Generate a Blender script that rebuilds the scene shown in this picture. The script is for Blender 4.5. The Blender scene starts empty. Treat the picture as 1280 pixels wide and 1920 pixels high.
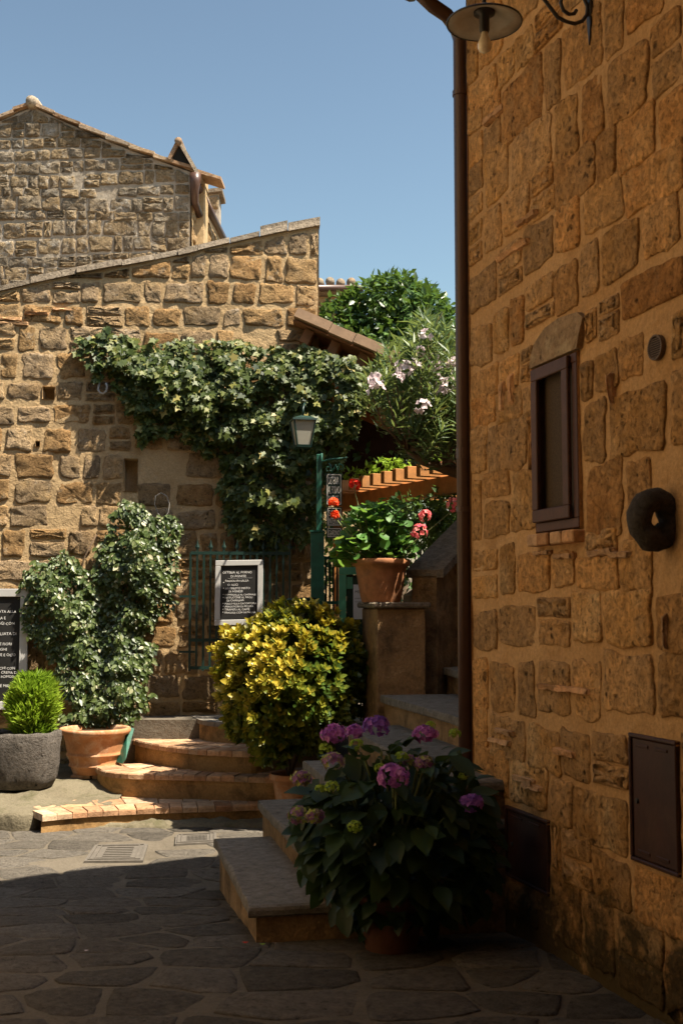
import bpy, math, random
import numpy as np
from mathutils import Vector, Matrix, noise

# ------------------------------------------------------------------ camera, sky, sun, exposure
SC = bpy.context.scene
EYE = 1.6
FPX = 2200.0                                   # focal length in pixels of the 1280 x 1920 photograph
TILT = math.atan(180.0 / FPX)                  # horizon lies 180 px under the middle
cam_data = bpy.data.cameras.new("camera")
cam_data.sensor_fit = 'VERTICAL'
cam_data.sensor_height = 36.0
cam_data.lens = FPX / 1920.0 * 36.0
cam_data.clip_start = 0.05
cam_data.clip_end = 500.0
cam_data.dof.use_dof = True
cam_data.dof.focus_distance = 10.0
cam_data.dof.aperture_fstop = 5.6
cam = bpy.data.objects.new("camera", cam_data)
SC.collection.objects.link(cam)
cam.location = (0, 0, EYE)
cam.rotation_euler = (math.pi / 2 + TILT, 0, 0)
SC.camera = cam

SUN = Vector((0.45, -0.20, 0.87)).normalized()  # towards the sun
SUN_EL = math.asin(SUN.z)
SUN_AZ = math.atan2(SUN.x, SUN.y)
SKY_STRENGTH = 0.05
world = bpy.data.worlds.new("World")
SC.world = world
world.use_nodes = True
wt = world.node_tree
for n_ in list(wt.nodes):
    wt.nodes.remove(n_)
sky = wt.nodes.new('ShaderNodeTexSky')
sky.sky_type = 'NISHITA'
sky.sun_disc = False
sky.sun_elevation = SUN_EL
sky.sun_rotation = SUN_AZ
sky.altitude = 300
sky.air_density = 1.6
sky.dust_density = 1.6
sky.ozone_density = 1.4
bg = wt.nodes.new('ShaderNodeBackground')
bg.inputs['Strength'].default_value = SKY_STRENGTH
wo = wt.nodes.new('ShaderNodeOutputWorld')
gam = wt.nodes.new('ShaderNodeGamma'); gam.inputs[1].default_value = 2.0
hsv = wt.nodes.new('ShaderNodeHueSaturation'); hsv.inputs['Saturation'].default_value = 0.70; hsv.inputs['Value'].default_value = 0.225; hsv.inputs['Hue'].default_value = 0.480
wt.links.new(sky.outputs[0], gam.inputs[0])
wt.links.new(gam.outputs[0], hsv.inputs['Color'])
wt.links.new(hsv.outputs[0], bg.inputs[0])
wt.links.new(bg.outputs[0], wo.inputs[0])

sun_data = bpy.data.lights.new("sun", 'SUN')
sun_data.energy = 5.0
sun_data.angle = math.radians(0.53)
sun_data.color = (1.0, 0.90, 0.74)
sun = bpy.data.objects.new("sun", sun_data)
SC.collection.objects.link(sun)
sun.rotation_euler = SUN.to_track_quat('Z', 'Y').to_euler()
sun.location = (4, -3, 12)

SC.view_settings.view_transform = 'Standard'
SC.view_settings.look = 'None'
SC.view_settings.gamma = 1.0
SC.view_settings.use_curve_mapping = False
SC.view_settings.exposure = 1.45

# ------------------------------------------------------------------ measuring helpers
CT, ST = math.cos(TILT), math.sin(TILT)
def ray(px, py):
    u = 960.0 - py
    return Vector((px - 640.0, FPX * CT - u * ST, FPX * ST + u * CT))
def atY(px, py, Y):
    r = ray(px, py); t = Y / r.y
    return Vector((r.x * t, Y, EYE + r.z * t))
def atZ(px, py, Z):
    r = ray(px, py); t = (Z - EYE) / r.z
    return Vector((r.x * t, r.y * t, Z))

class Plane:
    """vertical wall plane: origin o, unit direction e along the wall, n outward"""
    def __init__(s, o, e, n):
        s.o = Vector((o[0], o[1], 0)); s.e = Vector((e[0], e[1], 0)).normalized(); s.n = Vector((n[0], n[1], 0)).normalized()
    def sz(s, px, py):
        r = ray(px, py)
        t = s.n.dot(s.o) / s.n.dot(r)
        p = r * t
        return ((p - s.o).dot(s.e), EYE + p.z)
    def w(s, a, z, d=0.0):
        p = s.o + s.e * a + s.n * d
        return Vector((p.x, p.y, z))
    def at(s, px, py, d=0.0):
        r = ray(px, py)
        p = r * ((s.n.dot(s.o) + d) / s.n.dot(r))
        return Vector((p.x, p.y, EYE + p.z))

YAW = math.radians(5)
LW = Plane((-1.7, 11.35), (math.cos(YAW), math.sin(YAW)), (math.sin(YAW), -math.cos(YAW)))      # restaurant wall
RW = Plane((0.70, 6.33), (0.293, -0.956), (-0.956, -0.293))                                      # near house on the right
BW = Plane((-2.14, 16.5), (1, -0.04), (-0.04, -1))                                               # tall gable behind
BS = Plane((-2.14, 16.5), (0.03, 1), (1, -0.03))                                                 # its side
rnd = random.Random(11)
rng = np.random.default_rng(5)

def smooth(a, b, x):
    t = min(1, max(0, (x - a) / (b - a)))
    return t * t * (3 - 2 * t)
def ground(x, y):
    return 0.02 - 0.14 * smooth(5.4, 7.6, y) + 0.012 * noise.noise(Vector((x * .8, y * .8, 3)))

# ------------------------------------------------------------------ object helpers
COL = SC.collection
ORIGIN = {}
def link(o, parent=None):
    COL.objects.link(o)
    if parent is not None:
        o.parent = parent
        if parent.name in ORIGIN:
            o.matrix_parent_inverse = Matrix.Translation(-ORIGIN[parent.name])
    return o
def thing(name, loc, label, cat, group=None):
    o = bpy.data.objects.new(name, None)
    o.empty_display_size = 0.2
    o.location = loc
    COL.objects.link(o)
    ORIGIN[o.name] = Vector(loc)
    return tag(o, label, cat, group)
def tag(o, label=None, cat=None, group=None, kind=None):
    if label: o["label"] = label
    if cat: o["category"] = cat
    if group: o["group"] = group
    if kind: o["kind"] = kind
    return o
def mesh_obj(name, verts, faces, mat, parent=None, smooth_=False, kind=None):
    me = bpy.data.meshes.new(name)
    me.from_pydata([tuple(v) for v in verts], [], faces)
    if smooth_:
        me.polygons.foreach_set("use_smooth", [True] * len(me.polygons))
    me.update()
    if mat: me.materials.append(mat)
    o = bpy.data.objects.new(name, me)
    link(o, parent)
    if kind: o["kind"] = kind
    return o

class MB:
    def __init__(s): s.v = []; s.f = []
    def add(s, vs, fs):
        b = len(s.v); s.v += [Vector(v) for v in vs]; s.f += [tuple(i + b for i in f) for f in fs]; return s
    def obox(s, c, ax, ay, az, bev=0.0):
        """box: centre c, three half-extent vectors; optional bevel"""
        c = Vector(c); ax = Vector(ax); ay = Vector(ay); az = Vector(az)
        if bev <= 0:
            vs = [c + ax * i + ay * j + az * k for k in (-1, 1) for j in (-1, 1) for i in (-1, 1)]
            return s.add(vs, [(0, 2, 3, 1), (4, 5, 7, 6), (0, 1, 5, 4), (2, 6, 7, 3), (0, 4, 6, 2), (1, 3, 7, 5)])
        lx, ly, lz = ax.length, ay.length, az.length
        b = min(bev, lx * .9, ly * .9, lz * .9)
        def p(i, j, k, m):
            return c + ax * (i * (1 - (b / lx if m != 0 else 0))) + ay * (j * (1 - (b / ly if m != 1 else 0))) + az * (k * (1 - (b / lz if m != 2 else 0)))
        vs = []; idx = {}
        for i in (-1, 1):
            for j in (-1, 1):
                for k in (-1, 1):
                    for m in range(3):
                        idx[(i, j, k, m)] = len(vs); vs.append(p(i, j, k, m))
        I = idx; fs = []
        for i in (-1, 1):
            q = [I[(i, -1, -1, 0)], I[(i, 1, -1, 0)], I[(i, 1, 1, 0)], I[(i, -1, 1, 0)]]; fs.append(tuple(q if i > 0 else q[::-1]))
            q = [I[(-1, i, -1, 1)], I[(-1, i, 1, 1)], I[(1, i, 1, 1)], I[(1, i, -1, 1)]]; fs.append(tuple(q if i > 0 else q[::-1]))
            q = [I[(-1, -1, i, 2)], I[(1, -1, i, 2)], I[(1, 1, i, 2)], I[(-1, 1, i, 2)]]; fs.append(tuple(q if i > 0 else q[::-1]))
        for i in (-1, 1):
            for j in (-1, 1):
                fs.append((I[(i, j, -1, 0)], I[(i, j, 1, 0)], I[(i, j, 1, 1)], I[(i, j, -1, 1)]))
                fs.append((I[(i, -1, j, 0)], I[(i, 1, j, 0)], I[(i, 1, j, 2)], I[(i, -1, j, 2)]))
                fs.append((I[(-1, i, j, 1)], I[(1, i, j, 1)], I[(1, i, j, 2)], I[(-1, i, j, 2)]))
                for k in (-1, 1):
                    fs.append((I[(i, j, k, 0)], I[(i, j, k, 1)], I[(i, j, k, 2)]))
        return s.add(vs, fs)
    def bar(s, a, b, w, h=None, up=(0, 0, 1), bev=0.0):
        a = Vector(a); b = Vector(b); h = w if h is None else h
        d = (b - a); L = d.length; d.normalize()
        x = d.cross(Vector(up))
        if x.length < 1e-4: x = d.cross(Vector((1, 0, 0)))
        x.normalize(); y = x.cross(d).normalized()
        return s.obox((a + b) / 2, d * (L / 2), x * (w / 2), y * (h / 2), bev)
    def tube(s, path, r, n=8, cap=True):
        path = [Vector(p) for p in path]
        rs = r if isinstance(r, (list, tuple)) else [r] * len(path)
        b = len(s.v); up = None
        for i, p in enumerate(path):
            d = (path[min(i + 1, len(path) - 1)] - path[max(i - 1, 0)]).normalized()
            if up is None:
                up = d.cross(Vector((0, 0, 1)))
                if up.length < .05: up = d.cross(Vector((0, 1, 0)))
                up.normalize()
            up = (up - d * up.dot(d)).normalized()
            q = d.cross(up)
            for k in range(n):
                t = 2 * math.pi * k / n
                s.v.append(p + (up * math.cos(t) + q * math.sin(t)) * rs[i])
        for i in range(len(path) - 1):
            for k in range(n):
                k2 = (k + 1) % n
                s.f.append((b + i * n + k, b + i * n + k2, b + (i + 1) * n + k2, b + (i + 1) * n + k))
        if cap:
            s.f.append(tuple(b + k for k in range(n))[::-1])
            s.f.append(tuple(b + (len(path) - 1) * n + k for k in range(n)))
        return s
    def lathe(s, prof, c, n=32, axis=None, jit=0.0):
        """prof [(r, h)] about a vertical axis (or the given axis triple) through c"""
        c = Vector(c)
        X, Y_, Z_ = axis if axis else (Vector((1, 0, 0)), Vector((0, 1, 0)), Vector((0, 0, 1)))
        b = len(s.v)
        for (r, h) in prof:
            for k in range(n):
                t = 2 * math.pi * k / n
                rr = r * (1 + jit * noise.noise(Vector((math.cos(t) * 2, math.sin(t) * 2, h * 6))))
                s.v.append(c + X * (rr * math.cos(t)) + Y_ * (rr * math.sin(t)) + Z_ * h)
        for i in range(len(prof) - 1):
            for k in range(n):
                k2 = (k + 1) % n
                s.f.append((b + i * n + k, b + i * n + k2, b + (i + 1) * n + k2, b + (i + 1) * n + k))
        return s
    def prism(s, poly, z0, z1):
        """poly list of xy; z0, z1 numbers"""
        n = len(poly); b = len(s.v)
        a = sum(poly[i][0] * poly[(i + 1) % n][1] - poly[(i + 1) % n][0] * poly[i][1] for i in range(n))
        if a < 0: poly = poly[::-1]
        s.v += [Vector((p[0], p[1], z0)) for p in poly] + [Vector((p[0], p[1], z1)) for p in poly]
        for i in range(n):
            j = (i + 1) % n
            s.f.append((b + i, b + j, b + n + j, b + n + i))
        s.f.append(tuple(b + n + i for i in range(n)))
        s.f.append(tuple(b + i for i in range(n))[::-1])
        return s
    def ext(s, pts, d):
        """extrude a planar 3D polygon along vector d"""
        pts = [Vector(p) for p in pts]; d = Vector(d); n = len(pts); b = len(s.v)
        s.v += pts + [p + d for p in pts]
        for i in range(n):
            j = (i + 1) % n
            s.f.append((b + i, b + j, b + n + j, b + n + i))
        s.f.append(tuple(b + i for i in range(n))[::-1])
        s.f.append(tuple(b + n + i for i in range(n)))
        return s
    def build(s, name, mat, parent=None, smooth_=False, kind=None):
        return mesh_obj(name, s.v, s.f, mat, parent, smooth_, kind)

# ------------------------------------------------------------------ materials
class T:
    def __init__(s, name):
        s.m = bpy.data.materials.new(name); s.m.use_nodes = True
        s.t = s.m.node_tree
        for n in list(s.t.nodes): s.t.nodes.remove(n)
    def n(s, typ, ins=None, out=0, **at):
        nd = s.t.nodes.new('ShaderNode' + typ)
        for k, v in at.items(): setattr(nd, k, v)
        for k, v in (ins or {}).items():
            if isinstance(v, bpy.types.NodeSocket): s.t.links.new(v, nd.inputs[k])
            else: nd.inputs[k].default_value = v
        return nd.outputs[out]
    def pos(s): return s.n('NewGeometry')
    def obj_rand(s): return s.n('ObjectInfo', out='Random')
    def noise(s, vec, scale, detail=5, rough=.6, dist=0.0):
        return s.n('TexNoise', {'Vector': vec, 'Scale': scale, 'Detail': detail, 'Roughness': rough, 'Distortion': dist}, out=0)
    def ramp(s, fac, stops, interp='LINEAR'):
        nd = s.t.nodes.new('ShaderNodeValToRGB'); cr = nd.color_ramp; cr.interpolation = interp
        while len(cr.elements) < len(stops): cr.elements.new(.5)
        for e, (p, c) in zip(cr.elements, stops):
            e.position = p; e.color = (c[0], c[1], c[2], 1) if isinstance(c, (tuple, list)) else (c, c, c, 1)
        s.t.links.new(fac, nd.inputs[0]); return nd.outputs[0]
    def mix(s, fac, a, b, mode='MIX'):
        nd = s.t.nodes.new('ShaderNodeMix'); nd.data_type = 'RGBA'; nd.blend_type = mode
        for i, v in ((0, fac), (6, a), (7, b)):
            if isinstance(v, bpy.types.NodeSocket): s.t.links.new(v, nd.inputs[i])
            else: nd.inputs[i].default_value = v if i == 0 else (v[0], v[1], v[2], 1)
        return nd.outputs[2]
    def math(s, op, a, b=0.0, c=0.0, clamp=False):
        nd = s.t.nodes.new('ShaderNodeMath'); nd.operation = op; nd.use_clamp = clamp
        for i, v in enumerate((a, b, c)):
            if isinstance(v, bpy.types.NodeSocket): s.t.links.new(v, nd.inputs[i])
            else: nd.inputs[i].default_value = v
        return nd.outputs[0]
    def vadd(s, v, w):
        return s.n('VectorMath', {0: v, 1: w}, operation='ADD')
    def bump(s, h, strength, dist, normal=None):
        ins = {'Height': h, 'Strength': strength, 'Distance': dist}
        if normal is not None: ins['Normal'] = normal
        return s.n('Bump', ins)
    def bsdf(s, col, rough=.9, normal=None, spec=.3, **kw):
        ins = {'Base Color': col if isinstance(col, bpy.types.NodeSocket) else (*col, 1), 'Roughness': rough, 'Specular IOR Level': spec}
        if normal is not None: ins['Normal'] = normal
        for k, v in kw.items(): ins[k.replace('_', ' ')] = v
        return s.n('BsdfPrincipled', ins)
    def out(s, sh):
        o = s.t.nodes.new('ShaderNodeOutputMaterial'); s.t.links.new(sh, o.inputs[0]); return s.m

def stone_mat(name, cols, lichen=(.30, .28, .24), lich=.55, pit=.62, pitcol=.30, bs=1.0, scale=1.0, damp=None):
    """pitted volcanic tuff: each stone its own tint, mottled, with pits and pale lichen"""
    t = T(name); p = t.pos(); r = t.obj_rand()
    off = t.n('CombineXYZ', {0: t.math('MULTIPLY', r, 37.0), 1: t.math('MULTIPLY', r, 91.0), 2: t.math('MULTIPLY', r, 53.0)})
    v = t.vadd(p, off)
    a = t.noise(v, 3.5 * scale, 4, .6)
    f = t.math('ADD', t.math('MULTIPLY', a, .55), t.math('MULTIPLY', r, .55), clamp=True)
    k = len(cols)
    c = t.ramp(f, [(0.12 + .8 * i / (k - 1), cols[i]) for i in range(k)])
    med = t.noise(v, 16 * scale, 6, .7)
    c = t.mix(1.0, c, t.ramp(med, [(.25, .55), (.75, 1.35)]), 'MULTIPLY')
    li = t.noise(v, 5.5 * scale, 6, .75)
    c = t.mix(t.math('MULTIPLY', t.ramp(li, [(lich, 0.0), (lich + .12, 1.0)]), .75), c, lichen)
    fine = t.noise(v, 42 * scale, 5, .75, .3)
    pits = t.ramp(fine, [(.30, 0.0), (pit, 1.0)])
    c = t.mix(1.0, c, t.ramp(fine, [(.30, pitcol), (.50, 1.0)]), 'MULTIPLY')
    vo = t.n('TexVoronoi', {'Vector': t.vadd(v, t.n('VectorMath', {0: t.n('TexNoise', {'Vector': v, 'Scale': 9.0 * scale, 'Detail': 3.0}, out=1), 'Scale': .10}, operation='SCALE')), 'Scale': 19.0 * scale, 'Randomness': 1.0}, out='Distance')
    clus = t.math('ADD', t.math('MULTIPLY', t.math('SUBTRACT', med, .5), .8), t.math('MULTIPLY', t.math('SUBTRACT', t.noise(v, 2.6, 3, .6), .40), 1.0))
    hol = t.ramp(t.math('ADD', vo, clus), [(.06, 0.0), (.26, 1.0)])
    c = t.mix(1.0, c, t.ramp(t.math('FRACT', t.math('MULTIPLY', r, 7.31)), [(.0, .74), (.5, 1.0), (1.0, 1.2)]), 'MULTIPLY')
    c = t.mix(1.0, c, t.ramp(hol, [(0.0, min(1, pitcol * .9)), (1.0, 1.0)]), 'MULTIPLY')
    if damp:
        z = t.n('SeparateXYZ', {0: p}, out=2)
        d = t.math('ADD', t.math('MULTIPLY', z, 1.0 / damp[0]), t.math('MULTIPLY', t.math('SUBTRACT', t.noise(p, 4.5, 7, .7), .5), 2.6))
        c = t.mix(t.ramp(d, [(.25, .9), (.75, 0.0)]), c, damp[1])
    b1 = t.bump(med, .9 * bs, .035)
    b2 = t.bump(pits, .8 * bs, .012, b1)
    b2 = t.bump(hol, .9 * bs, .014, b2)
    return t.out(t.bsdf(c, .95, b2, .15))

def mortar_mat(name, c0, c1, stain=(.12, .10, .075), bs=1.0, st=.62, damp=None):
    t = T(name); p = t.pos()
    a = t.noise(p, 2.2, 5, .65)
    c = t.ramp(a, [(.3, c0), (.7, c1)])
    g = t.noise(p, 60, 4, .7)
    c = t.mix(1.0, c, t.ramp(g, [(.25, .72), (.7, 1.15)]), 'MULTIPLY')
    s_ = t.noise(p, 3.1, 7, .72, .4)
    c = t.mix(t.math('MULTIPLY', t.ramp(s_, [(st, 0.0), (st + .16, 1.0)]), .7), c, stain)
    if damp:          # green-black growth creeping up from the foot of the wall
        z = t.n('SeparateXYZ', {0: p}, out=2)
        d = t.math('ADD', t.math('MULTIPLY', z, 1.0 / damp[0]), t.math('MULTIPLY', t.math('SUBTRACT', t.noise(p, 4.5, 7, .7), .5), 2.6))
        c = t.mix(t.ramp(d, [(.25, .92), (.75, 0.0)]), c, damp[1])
    m = t.noise(p, 9, 6, .65)
    b = t.bump(m, .7 * bs, .03)
    b = t.bump(g, .5 * bs, .006, b)
    return t.out(t.bsdf(c, .95, b, .12))

def plain_mat(name, col, rough=.5, var=.25, scale=6, spec=.4, bump=.15, bd=.004, metal=0.0, dirt=None):
    t = T(name); p = t.pos()
    a = t.noise(p, scale, 6, .65)
    k = t.ramp(a, [(.25, 1 - var), (.75, 1 + var * .6)])
    c = t.mix(1.0, col, k, 'MULTIPLY')
    if dirt:
        d = t.noise(p, scale * .6, 7, .75, .5)
        c = t.mix(t.ramp(d, [(.5, 0.0), (.68, .85)]), c, dirt)
    b = t.bump(t.noise(p, scale * 6, 5, .65), bump, bd)
    return t.out(t.bsdf(c, rough, b, spec, Metallic=metal))

def leaf_mat(name, stops, rough=.42, spec=.5, trans=.28, tcol=(.25, .40, .06)):
    t = T(name)
    a = t.n('Attribute', attribute_name='v', out='Fac')
    c = t.ramp(a, stops)
    bs = t.bsdf(c, rough, None, spec)
    tr = t.n('BsdfTranslucent', {'Color': t.mix(.55, c, tcol)})
    sh = t.n('MixShader', {0: trans, 1: bs, 2: tr})
    return t.out(sh)

M = {}
M['tuff_left'] = stone_mat('tuff_left', [(.37, .195, .075), (.45, .265, .112), (.51, .325, .15), (.46, .33, .20), (.53, .355, .17)], lichen=(.50, .42, .315), lich=.57, bs=1.3, pitcol=.45)
M['mortar_left'] = mortar_mat('mortar_left', (.39, .265, .137), (.49, .35, .19), stain=(.28, .175, .088), bs=1.3, st=.66)
M['ochre_plaster'] = mortar_mat('ochre_plaster', (.46, .33, .19), (.55, .41, .24), stain=(.34, .23, .12), bs=.5, st=.64)  # warm wall colour that bounces light from the added houses
M['tuff_back'] = stone_mat('tuff_back', [(.22, .155, .09), (.31, .225, .13), (.35, .255, .145), (.29, .24, .175), (.37, .245, .115)], lichen=(.46, .42, .36), lich=.53, bs=1.3, pitcol=.45)
M['mortar_back'] = mortar_mat('mortar_back', (.26, .21, .15), (.40, .345, .275), stain=(.17, .135, .09), st=.57)
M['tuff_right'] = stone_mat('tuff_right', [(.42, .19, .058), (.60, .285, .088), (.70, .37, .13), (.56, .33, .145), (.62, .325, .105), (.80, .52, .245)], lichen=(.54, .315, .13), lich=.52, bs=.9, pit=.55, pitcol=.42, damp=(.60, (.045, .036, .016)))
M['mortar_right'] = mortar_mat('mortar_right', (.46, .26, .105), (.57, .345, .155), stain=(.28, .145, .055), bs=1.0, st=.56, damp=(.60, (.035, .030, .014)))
M['brick'] = stone_mat('brick_red', [(.45, .22, .10), (.55, .30, .14), (.62, .38, .20), (.50, .30, .17)], lichen=(.5, .42, .30), lich=.66, bs=.35, pitcol=.6)
M['step_brick'] = stone_mat('step_brick', [(.36, .18, .095), (.43, .24, .13), (.47, .30, .18), (.46, .34, .23)], lichen=(.46, .37, .26), lich=.58, bs=.3, pitcol=.7)
M['riser'] = mortar_mat('riser', (.27, .155, .062), (.40, .245, .105), stain=(.05, .035, .02), bs=.5, st=.50)
M['step_stone'] = stone_mat('step_stone', [(.14, .122, .098), (.185, .162, .132), (.22, .195, .16)], lichen=(.28, .25, .205), lich=.60, bs=.45, pitcol=.6)
M['stair_side'] = mortar_mat('stair_side', (.21, .13, .065), (.36, .23, .115), stain=(.055, .038, .023), bs=1.4, st=.47)
M['paving'] = stone_mat('paving', [(.125, .110, .090), (.158, .138, .113), (.188, .164, .133), (.15, .134, .113)], lichen=(.21, .183, .148), lich=.54, bs=1.1, pitcol=.6, scale=1.3)
M['joint'] = mortar_mat('joint', (.098, .082, .061), (.140, .118, .089), stain=(.062, .052, .036), bs=.8, st=.58)
M['kerb'] = mortar_mat('kerb', (.125, .105, .07), (.18, .155, .105), stain=(.065, .062, .028), bs=1.3, st=.50)
M['basalt'] = stone_mat('basalt', [(.085, .072, .06), (.12, .105, .09), (.15, .132, .114)], lichen=(.19, .18, .16), lich=.60, bs=.9, pitcol=.5)
M['terracotta'] = plain_mat('terracotta', (.47, .215, .095), .8, .35, 9, .2, .4, .005, dirt=(.56, .40, .27))
M['terracotta_old'] = plain_mat('terracotta_old', (.36, .155, .07), .8, .55, 8, .2, .5, .006, dirt=(.17, .10, .06))
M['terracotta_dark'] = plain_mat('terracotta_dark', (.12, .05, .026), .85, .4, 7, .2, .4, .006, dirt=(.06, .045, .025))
M['soil'] = plain_mat('soil', (.05, .035, .02), .95, .4, 20, .1, 1, .02)
M['rooftile'] = stone_mat('rooftile', [(.30, .17, .09), (.38, .24, .14), (.33, .27, .20), (.45, .28, .14)], lichen=(.42, .36, .24), lich=.55, bs=.5, pitcol=.6)
M['coping'] = stone_mat('coping', [(.21, .165, .115), (.28, .225, .165), (.34, .28, .21)], lichen=(.44, .39, .32), lich=.58, bs=.7, pitcol=.5)
M['brown_metal'] = plain_mat('brown_metal', (.075, .036, .022), .38, .2, 3, .5, .08)
M['box_metal'] = plain_mat('box_metal', (.050, .018, .011), .5, .4, 7, .35, .25, dirt=(.075, .036, .019))
M['iron'] = plain_mat('iron', (.035, .030, .026), .5, .3, 20, .5, .3)
M['grey_iron'] = plain_mat('grey_iron', (.30, .28, .25), .5, .3, 30, .5, .3)
M['green_paint'] = plain_mat('green_paint', (.014, .105, .068), .5, .4, 12, .4, .3, dirt=(.02, .055, .036))
M['green_dark'] = plain_mat('green_dark', (.006, .028, .021), .45, .3, 9, .45, .15)
M['green_light'] = plain_mat('green_light', (.075, .27, .165), .5, .2, 7, .4, .1)
M['enamel'] = plain_mat('enamel', (.46, .42, .36), .35, .2, 14, .5, .05, dirt=(.36, .29, .21))
M['bulb'] = plain_mat('bulb', (.78, .66, .46), .25, .06, 5, .5, .0)
M['socket'] = plain_mat('socket', (.03, .027, .025), .4, .2, 10)
M['white_frame'] = plain_mat('white_frame', (.46, .45, .43), .6, .10, 6, .3, .1)
M['blackboard'] = plain_mat('blackboard', (.018, .017, .016), .6, .4, 5, .3, .05)
M['chalk'] = plain_mat('chalk', (.75, .73, .70), .9, .1, 40, .1, .0)
M['sign_white'] = plain_mat('sign_white', (.85, .80, .72), .7, .12, 20, .2, .0)
M['paper'] = plain_mat('paper', (.66, .66, .70), .8, .05, 5, .2, .0)
M['wood_window'] = plain_mat('wood_window', (.085, .034, .018), .55, .35, 14, .35, .2)
M['wood_canopy'] = plain_mat('wood_canopy', (.26, .12, .05), .7, .35, 9, .25, .3)
M['shade_wood'] = plain_mat('shade_wood', (.022, .010, .005), .85, .35, 9, .1, .3)  # near-black wood colour carries the shade of the canopy recess
M['vent_metal'] = plain_mat('vent_metal', (.13, .085, .05), .6, .3, 30, .3, .3)
M['wood_verge'] = plain_mat('wood_verge', (.40, .26, .16), .8, .3, 9, .2, .4)
M['wood_pergola'] = plain_mat('wood_pergola', (.42, .18, .052), .7, .4, 9, .25, .4, dirt=(.27, .13, .05))
M['bark'] = plain_mat('bark', (.14, .095, .06), .9, .4, 15, .15, .8, .01)
M['stem'] = plain_mat('stem', (.16, .20, .07), .7, .3, 20, .3, .1)
M['grate'] = plain_mat('grate', (.125, .11, .092), .7, .3, 20, .3, .4)
M['dark_hole'] = plain_mat('hole_shade', (.02, .018, .015), .95, .3, 10, .1, .2)  # near-black, stands in for the shade inside openings
t = T('screen'); p = t.pos()
M['screen'] = t.out(t.bsdf(t.mix(1.0, (.075, .052, .032), t.ramp(t.noise(p, 160, 2, .5), [(.3, .75), (.7, 1.2)]), 'MULTIPLY'), .75, None, .12))
t = T('lantern_glass')
M['lantern_glass'] = t.out(t.n('MixShader', {0: .55, 1: t.bsdf((.62, .60, .52), .25, None, .5), 2: t.n('BsdfTranslucent', {'Color': (.75, .72, .62, 1)})}))

M['ivy'] = leaf_mat('ivy_leaf', [(.0, (.018, .034, .012)), (.40, (.046, .068, .015)), (.68, (.098, .12, .026)), (.9, (.22, .21, .055)), (1, (.32, .26, .085))], .48, .26, .2)  # pale end stops put sunlit highlights into the leaf colour
M['jasmine'] = leaf_mat('jasmine_leaf', [(0, (.024, .042, .016)), (.45, (.058, .088, .022)), (.75, (.13, .165, .048)), (.92, (.23, .25, .12)), (1, (.46, .42, .26))], .40, .45, .22)  # cream end stops paint sunlit flecks into the leaf colour
M['thuja'] = leaf_mat('thuja_spray', [(0, (.07, .13, .012)), (.5, (.17, .27, .02)), (1, (.32, .42, .04))], .6, .2, .35, (.35, .55, .04))
M['euonymus'] = leaf_mat('euonymus_leaf', [(0, (.020, .055, .008)), (.4, (.06, .11, .016)), (.62, (.16, .19, .022)), (.82, (.36, .29, .03)), (1, (.58, .45, .06))], .4, .45, .28, (.55, .50, .03))
M['hydrangea'] = leaf_mat('hydrangea_leaf', [(0, (.014, .030, .012)), (.5, (.022, .046, .017)), (1, (.040, .078, .024))], .5, .3, .15)
M['geranium'] = leaf_mat('geranium_leaf', [(0, (.040, .11, .020)), (.5, (.075, .19, .035)), (.85, (.14, .28, .05)), (1, (.34, .40, .08))], .5, .35, .35, (.3, .5, .06))
M['oleander'] = leaf_mat('oleander_leaf', [(0, (.04, .075, .026)), (.5, (.075, .125, .04)), (.85, (.15, .20, .05)), (1, (.40, .30, .08))], .45, .4, .3, (.35, .42, .10))
M['tree_leaf'] = leaf_mat('tree_leaf', [(0, (.018, .042, .009)), (.5, (.040, .088, .014)), (.85, (.09, .165, .026)), (1, (.15, .23, .045))], .38, .5, .22)
M['hedge'] = leaf_mat('hedge_leaf', [(0, (.018, .042, .012)), (.5, (.040, .085, .02)), (1, (.12, .20, .04))], .45, .4, .25)
def petal_mat(n, stops):
    return leaf_mat(n, stops, .6, .2, .3, tuple(min(1, x * 1.1) for x in stops[-1][1]))
M['petal_white'] = petal_mat('petal_white', [(0, (.55, .42, .44)), (1, (.80, .72, .72))])
M['petal_red'] = petal_mat('petal_red', [(0, (.55, .012, .008)), (1, (.82, .05, .015))])
M['petal_orange'] = petal_mat('petal_orange', [(0, (.70, .05, .012)), (1, (.90, .13, .03))])
M['petal_pink'] = petal_mat('petal_pink', [(0, (.72, .05, .12)), (.5, (.82, .20, .20)), (1, (.90, .42, .36))])
M['petal_purple'] = petal_mat('petal_purple', [(0, (.28, .06, .36)), (.5, (.48, .14, .50)), (1, (.66, .30, .62))])
M['petal_violet'] = petal_mat('petal_violet', [(0, (.14, .06, .34)), (.5, (.24, .10, .44)), (1, (.42, .16, .50))])
M['petal_mixed'] = petal_mat('petal_mixed', [(0, (.22, .07, .26)), (.5, (.34, .16, .34)), (.75, (.42, .42, .10)), (1, (.40, .48, .12))])
M['petal_green'] = petal_mat('petal_green', [(0, (.20, .32, .03)), (1, (.40, .52, .07))])
M['lintel'] = stone_mat('lintel_stone', [(.26, .175, .10), (.32, .215, .12), (.36, .25, .15)], lichen=(.44, .34, .20), lich=.55, bs=.6, pitcol=.6)

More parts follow.
